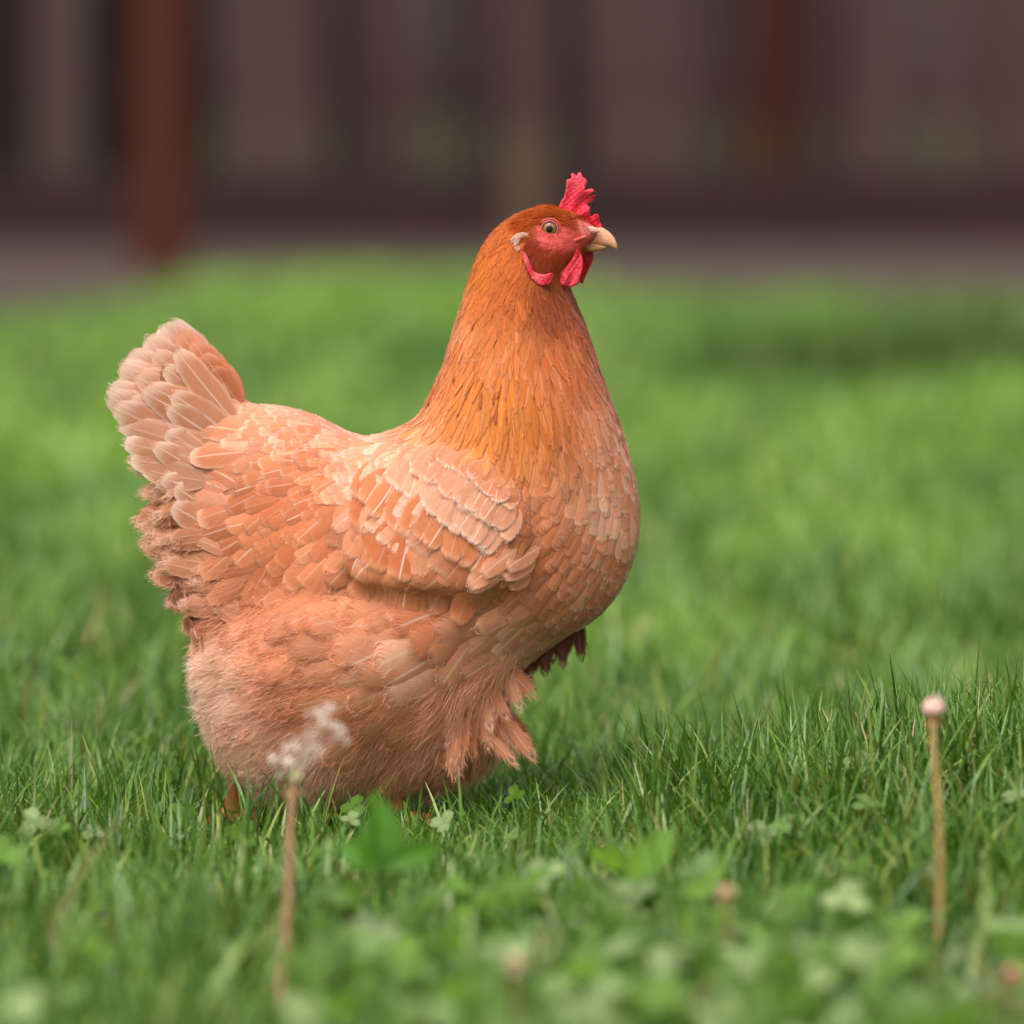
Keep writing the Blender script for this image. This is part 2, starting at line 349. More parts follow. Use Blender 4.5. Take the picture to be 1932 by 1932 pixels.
def grasscol(x, y, base=None):
    n = len(x); far = smoothstep(.4, 1.5, y); g = (gnoise(x*6, y*2.5, 2)*.5+gnoise(x*1.6, y*.8, 8)*.5)*(1-far)+far*(gnoise(x*13/(1+y*.12), y*2.4/(1+y*.12), 2)*.75+gnoise(x*4, y*.9, 8)*.6)
    c0, c1, c2 = lin((58, 102, 16)), lin((126, 164, 64)), lin((150, 168, 78))
    t = np.clip(.5+(.3+.34*far)*g+rng.normal(0, .22, n), 0, 1)[:, None]
    c = c0*(1-t)+c1*t; q = (rng.random(n) < .10)[:, None]; c = np.where(q, c2, c)
    dead = (rng.random(n) < .025)[:, None]; c = np.where(dead, lin((170, 150, 96)), c)
    return c*rng.uniform(.8, 1.2, n)[:, None]*(.92+.26*smoothstep(.5, 3.5, y))[:, None]
parts = []
def add_field(x, y, Lm, Ls, Wm, curlm=.9, leanm=.25, dark=1., rows=5, tall=None):
    n = len(x); L = np.clip(rng.normal(Lm, Ls, n), Lm*.35, Lm*2.2)
    if tall is not None: L = L*tall(x, y)
    Wd = Wm*rng.uniform(.6, 1.35, n); az = rng.uniform(0, 2*np.pi, n)
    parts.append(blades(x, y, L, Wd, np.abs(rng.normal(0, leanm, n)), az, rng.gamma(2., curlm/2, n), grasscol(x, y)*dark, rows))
hill = lambda x, y: (1+.5*smoothstep(.0, .3, x)*np.exp(-((y+.02)/.3)**2))*(1-.36*smoothstep(.17, .05, np.abs(x+.10))*smoothstep(-.42, -.25, y)*smoothstep(.30, .12, y))*rng.uniform(.7, 1.2, len(x))*(1-.6*np.exp(-((x+.176)/.03)**2-((y+.06)/.12)**2))*(1-.6*(np.exp(-((x+.128)/.014)**2)+np.exp(-((x-.228)/.014)**2))*(y < -.5))
x, y = field(2.35, 3.3, 24000, 0, 0, .12); add_field(x, y, .036, .010, .0024, tall=hill)
x, y = field(3.3, 4.2, 40000, 0, 0, .10); add_field(x, y, .036, .012, .0018, rows=6, tall=hill)
x, y = field(4.2, 6.5, 9000, 0, 0, .25); add_field(x, y, .045, .013, .0032)
x, y = field(6.5, 10, 3800, 0, 0, .5); add_field(x, y, .05, .014, .0055)
x, y = field(10, 17.3, 2000, 0, 0, .9); add_field(x, y, .05, .014, .008)
# thinner lawn either side of the strip the camera frames
nn = 52000; y = rng.uniform(-1.3, 12, nn); x = rng.uniform(-3.6, 3.6, nn); k = (np.abs(x) > .0935*(y+3.6)+.1+.12*np.clip(y, 0, 4)) & (y < dirt_edge(x)); add_field(x[k], y[k], .05, .014, .008)
# taller dark tufts dotted over the far lawn
for (px_, py_, r0, nn) in [(1530, 740, .20, 3000), (1850, 730, .24, 5000)]:
    d_ = CAM_H/max(.02, (py_-224)/FPX); Y_ = d_-3.6; X_ = (px_-966)*SC*d_/3.6
    x = rng.normal(X_, r0*.38, nn); y = rng.normal(Y_, r0, nn); k = y < dirt_edge(x); x, y = x[k], y[k]
    n = len(x); parts.append(blades(x, y, rng.normal(.12, .03, n), .006*rng.uniform(.6, 1.2, n), np.abs(rng.normal(0, .3, n)), rng.uniform(0, 6.28, n), rng.gamma(2, .4, n), grasscol(x, y)*.45))
# long upright blades on the rise and around the hen
def long_blades(n, x0, x1, y0, y1, L0, L1, W0, curl=.5):
    x = rng.uniform(x0, x1, n); y = rng.uniform(y0, y1, n)
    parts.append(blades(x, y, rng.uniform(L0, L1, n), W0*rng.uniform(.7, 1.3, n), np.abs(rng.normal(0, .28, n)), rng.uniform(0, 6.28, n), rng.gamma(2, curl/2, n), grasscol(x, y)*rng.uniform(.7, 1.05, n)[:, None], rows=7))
long_blades(1500, .08, .40, -.18, .10, .05, .085, .0022)
long_blades(45, -.16, .02, -.15, -.10, .03, .055, .0020)
long_blades(900, -.45, .4, -1.15, -.5, .04, .075, .0035)
long_blades(500, -.45, -.1, -.25, .15, .04, .065, .002)
long_blades(60, -.45, .4, -.75, -.3, .06, .11, .003)
def merge(parts):
    V, F, C, o = [], [], [], 0
    for v, f, c_ in parts: V.append(v); F.append(f+o); C.append(c_); o += len(v)
    return np.vstack(V), np.vstack(F), np.vstack(C)
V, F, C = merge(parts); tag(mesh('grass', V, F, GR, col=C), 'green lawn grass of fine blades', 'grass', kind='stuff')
print('grass faces', len(F))

# ------------------------------------------------------------------ clover and broad leaves in the foreground
def leaf_shape(kind):
    """outline in leaf space: x across, y along (0 base..1 tip)"""
    if kind == 'clover':
        th = np.linspace(0, 2*np.pi, 18, endpoint=False); r = .5*(1-.10*np.cos(th*1)); X_ = .42*np.sin(th)*1.05; Y_ = .5-.5*np.cos(th)
        Y_ = Y_-.10*np.exp(-(X_/.12)**2)*(Y_ > .6); return np.c_[X_, Y_]
    if kind == 'lobed':
        return np.array([(0, 0), (.06, .12), (.30, .10), (.48, .22), (.36, .30), (.52, .42), (.34, .48), (.22, .46), (.36, .66), (.24, .72), (.16, .66), (.16, .86), (.06, .94), (0, 1.0),
                         (-.07, .92), (-.17, .84), (-.14, .66), (-.26, .70), (-.36, .62), (-.22, .46), (-.36, .46), (-.52, .38), (-.38, .28), (-.50, .18), (-.28, .10), (-.06, .12)])
    return np.array([(0, 0), (.14, .12), (.22, .3), (.24, .5), (.19, .7), (.10, .88), (0, 1), (-.10, .88), (-.19, .7), (-.24, .5), (-.22, .3), (-.14, .12)])
def leaf(kind, base, dirv, up, size, fold=.15, bend=.25, col=(.1, .2, .05), thick=.0003):
    o = leaf_shape(kind); cen = np.array([0, .5]); rings = [1., .72, .4]; d = Vector(dirv).normalized(); u = Vector(up); s = d.cross(u).normalized(); u = s.cross(d).normalized()
    P = [cen]+[]; pts = [cen]
    for r in rings: pts += list(cen+(o-cen)*r)
    pts = np.array(pts); m = len(o)
    h = fold*np.abs(pts[:, 0])-bend*(pts[:, 1])**2*.5+.01*np.sin(pts[:, 0]*25)
    V = np.array(base)[None]+size*(pts[:, :1]*np.array(s)[None]+pts[:, 1:]*np.array(d)[None]+h[:, None]*np.array(u)[None])
    F = []
    for a in range(2):
        o1, o2 = 1+a*m, 1+(a+1)*m
        for i in range(m): j = (i+1) % m; F.append((o1+i, o1+j, o2+j, o2+i))
    o2 = 1+2*m
    for i in range(0, m, 1): j = (i+1) % m; F.append((o2+i, o2+j, 0, 0))
    C = np.tile(np.array(col), (len(V), 1)); C[0] *= 1.15; C[1+2*m:] *= 1.12
    return V, np.array(F), C
def tube(pts, r, k=6, col=None):
    pts = np.asarray(pts, float); n = len(pts); r = np.broadcast_to(r, n); t = np.gradient(pts, axis=0); t /= np.linalg.norm(t, axis=1)[:, None]
    ref = np.array([.3, 1, .1]); a = np.cross(t, ref); a /= np.linalg.norm(a, axis=1)[:, None]; b = np.cross(t, a)
    th = np.linspace(0, 2*np.pi, k, endpoint=False)
    V = pts[:, None]+r[:, None, None]*(a[:, None]*np.cos(th)[None, :, None]+b[:, None]*np.sin(th)[None, :, None])
    i = np.arange((n-1)*k); row, c_ = i//k, i % k; F = np.c_[row*k+c_, row*k+(c_+1) % k, (row+1)*k+(c_+1) % k, (row+1)*k+c_]
    C = np.tile(np.array(col if col is not None else (.1, .1, .1)), (n*k, 1)); return V.reshape(-1, 3), F, C
def tri_or_quad(name, parts_, mat, parent=None):
    V, F, C = merge(parts_); me = bpy.data.meshes.new(name)
    me.from_pydata([tuple(v) for v in V], [], [tuple(f[:3]) if f[2] == f[3] else tuple(f) for f in F.tolist()])
    a = me.attributes.new('col', 'FLOAT_COLOR', 'POINT'); c4 = np.ones((len(V), 4), np.float32); c4[:, :3] = C; a.data.foreach_set('color', c4.ravel())
    me.polygons.foreach_set('use_smooth', np.ones(len(me.polygons), bool)); me.materials.append(mat)
    o = bpy.data.objects.new(name, me); COL.objects.link(o)
    if parent: o.parent = parent
    return o
LM = leaf_mat('broad_leaf', .35, .55, .3)
PM = leaf_mat('petal', .12, .75, .2, (1, 1, 1))
cl = []
def clover(x, y, h, s, c_):
    z = float(terrain(x, y)); lean = rng.normal(0, .12, 2)*h*2; top = np.array([x+lean[0], y+lean[1], z+h])
    cl.append(tube([(x, y, z), (x+lean[0]*.4, y+lean[1]*.4, z+h*.55), tuple(top)], .0006, 4, c_*.9))
    a0 = rng.uniform(0, 6.28); tilt = rng.normal(0, .38, 2); up = Vector((tilt[0], tilt[1]-.55, .85)).normalized(); e1 = up.cross(Vector((0, 1, .2))).normalized(); e2 = up.cross(e1)
    for k_ in range(3):
        a = a0+k_*2.094; d = e1*math.cos(a)+e2*math.sin(a)+up*rng.uniform(-.05, .35); cl.append(leaf('clover', top, d, up, s*rng.uniform(.85, 1.1), .12, .2, c_*rng.uniform(.85, 1.15)))
cg = [lin((84, 116, 36)), lin((102, 130, 62)), lin((70, 104, 8)), lin((128, 146, 92)), lin((80, 112, 6)), lin((94, 124, 44))]
for i in range(1150):
    y = rng.uniform(-1.08, -.44); xr = .0935*(y+3.6)+.05; x = rng.uniform(-xr, xr)
    pr = .07+.93*smoothstep(-.15, -.03, x)
    if y > -.50-.12*smoothstep(.06, .16, x)-.12*smoothstep(-.1, -.2, x)+.03*gnoise(x*9, y, 2): pr *= .03
    if (abs(x+.128) < .018 or abs(x-.228) < .014) and y > -.98: continue
    if gnoise(x*14, y*14, 5) < -.1: continue
    if rng.random() > pr: continue
    clover(x, y, rng.uniform(.016, .048), rng.uniform(.009, .018), cg[rng.integers(6)]*rng.uniform(.8, 1.4))
for i in range(26):
    y = rng.uniform(-.34, -.1); x = rng.uniform(-.35, .34); clover(x, y, rng.uniform(.02, .035), rng.uniform(.008, .012), cg[rng.integers(4)])
tag(tri_or_quad('clover_patch', cl, LM), 'blurred clover leaves growing through the grass in the foreground', 'clover', kind='stuff')
def broad(name, lab, kind, px, py, Y, size, dirv, up, col, cat='leaf', bend=.3):
    b = at(px, py, Y); g = float(terrain(b.x, Y)); root = empty(name, (b.x, Y, g)); tag(root, lab, cat)
    bl = tri_or_quad('blade', [leaf(kind, Vector((0, 0, b.z-g)), dirv, up, size, .18, bend, lin(col))], LM, root)
    tri_or_quad('stalk', [tube([(.004, .002, 0), (.002, 0, (b.z-g)*.5), (0, 0, b.z-g+.001)], .0011, 6, lin(col)*.9)], LM, root)
    return root
bq = at(722, 1600, -.58); g = float(terrain(bq.x, -.58)); root = tag(empty('broad_leaf', (bq.x, -.58, g)), 'blurred bright green leaf cluster standing upright before the belly of the hen', 'leaf')
for (px_, py_, dv, up_, sz, kd) in [(728, 1640, (-.05, .3, 1), (.5, -1, .3), .050, 'oval'), (722, 1640, (-.55, .1, .35), (-.2, -1, .5), .034, 'oval'), (732, 1636, (.75, .1, .35), (.3, -1, .6), .036, 'oval'), (716, 1650, (-.25, .1, .85), (.1, -1, .2), .034, 'oval')]:
    p0 = at(px_, py_, -.58)-Vector((bq.x, -.58, g)); tri_or_quad('leaflet', [leaf(kd, p0, dv, up_, sz*.88, .3, .5, lin((70, 116, 8))*rng.uniform(.85, 1.15))], LM, root)
p0 = at(726, 1642, -.58)-Vector((bq.x, -.58, g)); tri_or_quad('stalk', [tube([(.003, .004, 0), (p0.x*.8, .001, p0.z*.6), tuple(p0)], .0012, 6, lin((80, 120, 20)))], LM, root)
broad('broad_leaf', 'smooth bright green oval leaf at the right above the clover', 'oval', 1175, 1690, -.56, .046, (.55, .1, .8), (-.3, -1, .5), (92, 132, 14))
broad('broad_leaf', 'dark green leaf among the clover near the bottom right', 'oval', 1400, 1740, -.5, .036, (.5, .2, .35), (0, -.5, 1), (62, 104, 10))

# ------------------------------------------------------------------ dandelions
WH = skin_mat('seed_fluff', (240, 222, 208), .9, 0, .1, 500, .05)
def stalk(root, pts, r, col):
    k = NT('stalk_skin'); tcn = k.n('ShaderNodeTexCoord').outputs['Object']; no = k.n('ShaderNodeTexNoise', i_Vector=tcn, i_Scale=160., i_Detail=4.).outputs[0]
    c_ = k.mix(k.n('ShaderNodeMapRange', i_0=no, i_1=.35, i_2=.65).outputs[0], tuple(lin(col)*.75), tuple(lin(col)*1.2)); p_ = k.n('ShaderNodeBsdfPrincipled', i_Base_Color=c_, i_Roughness=.5); k.link(p_.outputs[0], k.out.inputs[0])
    v, f, c_ = tube(pts, r, 10); return mesh('stalk', v, f, k.m, root)
def ball(name, cen, r, mat, parent, sq=(1, 1, 1), n=14, bumpy=0.):
    th = np.linspace(0, np.pi, n); ph = np.linspace(0, 2*np.pi, 2*n, endpoint=False); T, P_ = np.meshgrid(th, ph, indexing='ij')
    rr = r*(1+bumpy*np.sin(P_*7)*np.sin(T*9))
    V = np.stack([cen[0]+rr*sq[0]*np.sin(T)*np.cos(P_), cen[1]+rr*sq[1]*np.sin(T)*np.sin(P_), cen[2]+rr*sq[2]*np.cos(T)], -1).reshape(-1, 3)
    m = 2*n; i = np.arange((n-1)*m); row, c_ = i//m, i % m; F = np.c_[row*m+c_, (row+1)*m+c_, (row+1)*m+(c_+1) % m, row*m+(c_+1) % m]
    return mesh(name, V, F, mat, parent)
def bracts(root, top, n, L, col):
    ps = []
    for i in range(n):
        a = i*6.283/n; d = Vector((math.cos(a), math.sin(a), -.9)); ps.append(leaf('oval', Vector(top), d, (0, 0, 1), L, .1, .1, lin(col)))
    return tri_or_quad('bract', ps, LM, root)
# right: bald receptacle on a tall stalk
Y_ = -.46; tp = at(1762, 1350, Y_); bt = at(1765, 1835, -.66); g = float(terrain(bt.x, -.66))
r_ = tag(empty('dandelion_stalk', (bt.x, -.66, g)), 'tall tan dandelion stalk with a bare pinkish white knob, right side of the lawn', 'dandelion')
q = [(f_*(tp.x-bt.x)+.0030*math.sin(f_*3.6), f_*(Y_+.66), f_*(tp.z-g)) for f_ in (0, .2, .4, .6, .8, 1)]
stalk(r_, q, np.array([.0026, .0026, .0025, .0024, .0023,   .0021])*.72, (138, 112, 52))
ball('receptacle', (tp.x-bt.x, Y_+.66, tp.z-g+.004), .0064, skin_mat('receptacle_skin', (238, 196, 182), .7, .1, .8, 1500, .1), r_, (1, 1, .8), bumpy=.1)
ps_ = []
for i in range(140):
    d = Vector(rng.normal(size=3)).normalized(); d.z = abs(d.z); c0_ = Vector((tp.x-bt.x, Y_+.66, tp.z-g+.004)); s_ = d.cross(Vector((.3, .2, 1))).normalized()*.0003
    e0 = c0_+d*.0055; e1_ = c0_+d*rng.uniform(.0068, .0082)
    ps_.append((np.array([e0-s_, e0+s_, e1_+s_*.5, e1_-s_*.5]), np.array([[0, 1, 2, 3]]), np.ones((4, 3))))
V, F, C = merge(ps_); mesh('seed_stub', V, F, WH, r_, col=C)
bracts(r_, (tp.x-bt.x, Y_+.66, tp.z-g), 9, .0085, (150, 108, 78))
# left: half blown seed head, close to the camera
Y_ = -.46; YB = -.78; tp = at(556, 1478, Y_); bt = at(526, 1840, YB); g = float(terrain(bt.x, YB))
r_ = tag(empty('dandelion_clock', (bt.x, YB, g)), 'half blown dandelion seed head on a brown stalk in front of the hen', 'dandelion')
hd = Vector((tp.x-bt.x, Y_-YB, tp.z-g))
stalk(r_, [(f_*hd.x+.001*math.sin(f_*5), f_*hd.y, f_*hd.z) for f_ in (0, .3, .55, .8, 1)], np.array([.0025, .0024, .0023, .0022, .0019]), (140, 104, 66))
ball('receptacle', tuple(hd+Vector((.001, 0, .003))), .0042, skin_mat('green_knob', (176, 170, 120), .7, 0, .5, 1500, .1), r_, (1, 1, .9))
bracts(r_, tuple(hd), 8, .011, (150, 130, 84))
def pappus(cen, n, L):
    ps = []
    for i in range(n):
        d = Vector(rng.normal(size=3)).normalized(); d.z = abs(d.z)*.7+.15; d.normalize(); s = d.cross(Vector((0, 0, 1.01))).normalized()
        wd = .00022; ps.append((np.array([cen-s*wd, cen+s*wd, cen+d*L+s*wd*.6, cen+d*L-s*wd*.6]), np.array([[0, 1, 2, 3]]), np.ones((4, 3))*.8))
    return ps
seedc = []
for (px_, py_, nn) in [(626, 1370, 16), (612, 1350, 10), (640, 1392, 9), (556, 1420, 8), (542, 1440, 12), (592, 1362, 4), (526, 1446, 6), (600, 1440, 5), (575, 1400, 2)]:
    for _ in range(max(2, nn//2)):
        cpt = at(px_+rng.normal(0, 9), py_+rng.normal(0, 10), Y_+rng.normal(0, .006))-Vector((bt.x, YB, g))
        seedc += pappus(cpt, 15, .0055)
        seedc.append((np.array([hd+Vector((0, 0, .004)), hd+Vector((.0002, 0, .004)), cpt+Vector((.0002, 0, 0)), cpt]), np.array([[0, 1, 2, 3]]), np.ones((4, 3))*.5))
V, F, C = merge(seedc); mesh('seed_tuft', V, F, WH, r_, col=C)
# bottom right: small peach bud stems
for (px_, py_, Y_, lab) in [(1908, 1862, -.9, 'small pale peach dried flower on a brown stem in the bottom right corner'), (1370, 1706, -.76, 'small faded white clover flower among the leaves'), (975, 1836, -.9, 'small cream clover flower low in the foreground below the hen')]:
    tp = at(px_, py_-10, Y_); g = float(terrain(tp.x, Y_)); rt = tag(empty('dried_flower' if px_ > 1900 else 'clover_flower', (tp.x, Y_, g)), lab, 'flower')
    h_ = max(.01, tp.z-g); stalk(rt, [(0, 0, -.002), (.001, 0, h_*.5), (0, 0, h_)], .0012, (150, 96, 70))
    ps = []
    for i in range(60):
        d = Vector(rng.normal(size=3)).normalized(); d.z = d.z*.6+.35
        ps.append(leaf('oval', Vector((0, 0, h_+.001)), d, (.1, .2, 1), .007, .1, .1, lin((240, 216, 186) if px_ < 1900 else (238, 190, 168))))
    tri_or_quad('petals', ps, PM, rt)
for (px_, py_, Y_, c_, lab) in [(1606, 1520, -.06, (190, 80, 40), 'tiny orange red withered leaf in the grass on the right'), (280, 1612, -.12, (160, 60, 50), 'tiny dark red fallen petal in the grass at the left'), (1598, 1578, -.1, (150, 70, 50), 'tiny reddish brown bit of leaf just below the orange one')]:
    p_ = at(px_, py_, Y_); o = tri_or_quad('withered_leaf', [leaf('oval', Vector((0, 0, 0)), (.2, .1, 1), (0, -1, .2), .014, .3, .3, lin(c_))], LM); o.location = p_; tag(o, lab, 'leaf')

#HEN
# ------------------------------------------------------------------ the hen
GZ = 0.0
hen = tag(empty('hen', (0, 0, 0)), 'ginger buff hen with red comb standing side on in the green grass, looking right', 'hen')
BODY = [(1088, 406), (1062, 397), (1032, 391), (1000, 397), (972, 408), (942, 428), (918, 456), (902, 485), (888, 520), (876, 560), (862, 605), (849, 650), (833, 700), (812, 745), (785, 790), (742, 812), (692, 824),
        (650, 812), (602, 788), (560, 773), (520, 766), (482, 764), (450, 748), (420, 722), (392, 700), (360, 690), (330, 700), (308, 730), (300, 775), (305, 830), (312, 900), (322, 960), (330, 1020), (338, 1080), (350, 1130),
        (372, 1170), (385, 1215), (378, 1260), (388, 1320), (405, 1375), (432, 1425), (470, 1468), (520, 1500), (590, 1515), (650, 1510), (720, 1488), (800, 1466), (870, 1446), (925, 1412), (948, 1360),
        (958, 1305), (990, 1265), (1040, 1222), (1095, 1186), (1146, 1146), (1178, 1096), (1200, 1036), (1207, 975), (1200, 915), (1185, 855), (1167, 795), (1148, 745), (1130, 695), (1112, 640),
        (1096, 595), (1080, 560), (1072, 530), (1076, 505), (1094, 490), (1108, 470), (1126, 452), (1132, 440), (1112, 421)]
def blend_pts(x, y, tab, sig):
    tab = np.array(tab, float); x = np.asarray(x, float); y = np.asarray(y, float)
    d2 = (x[..., None]-tab[:, 0])**2+(y[..., None]-tab[:, 1])**2; wt = np.exp(-d2/(2*sig*sig))+1e-6/(1+d2/1e4)**2
    wt = wt/wt.sum(-1, keepdims=True); return wt@tab[:, 2:]
RAT = [(1040, 450, .72), (1000, 560, .8), (980, 700, .82), (1000, 850, .78), (1080, 1000, .74), (900, 1000, .74), (700, 1000, .70), (700, 1250, .72), (560, 900, .66), (450, 850, .5), (370, 760, .32), (350, 900, .34), (380, 1050, .42), (500, 1350, .66), (900, 1350, .62)]
WING = [(640, 905), (690, 862), (760, 838), (850, 845), (930, 872), (985, 930), (1000, 1000), (985, 1060), (940, 1100), (880, 1106), (800, 1100), (740, 1092), (690, 1085), (652, 1050), (640, 980)]
def soft_in(poly, x, y, sig):
    P = np.asarray(poly, float); Q = np.roll(P, -1, 0); d = np.full(np.shape(x), 1e9)
    for a, b in zip(P, Q):
        ab = b-a; t = np.clip(((x-a[0])*ab[0]+(y-a[1])*ab[1])/(ab@ab), 0, 1); d = np.minimum(d, np.hypot(x-a[0]-t*ab[0], y-a[1]-t*ab[1]))
    return smoothstep(-sig, sig, np.where(inside(P, x, y), d, -d))
def bodyW(x, y, wc):
    w_ = wc*blend_pts(x, y, RAT, 90)[..., 0]
    w_ = w_+19*soft_in(WING, x, y, 13)*(wc > 30)+10*np.exp(-(((x-800)/160)**2+((y-985)/95)**2))
    w_ = w_+26*np.exp(-((x-690)/190)**2-((y-1270)/120)**2)                           # thigh
    w_ = w_-11*np.exp(-((y-(1118+.04*(x-700)))/24)**2)*smoothstep(500, 640, x)*(1-smoothstep(900, 1000, x))   # fold under the wing
    w_ = w_-14*np.exp(-((x-(455-.12*(y-1100)))/26)**2)*smoothstep(1060, 1160, y)*(1-smoothstep(1280, 1400, y))
    w_ = w_+5*np.exp(-((x-1035)/45)**2-((y-500)/30)**2)                          # cheek
    w_ = w_-5*np.exp(-((x-1036)/20)**2-((y-433)/18)**2)                          # eye socket
    return np.maximum(w_, 1.)
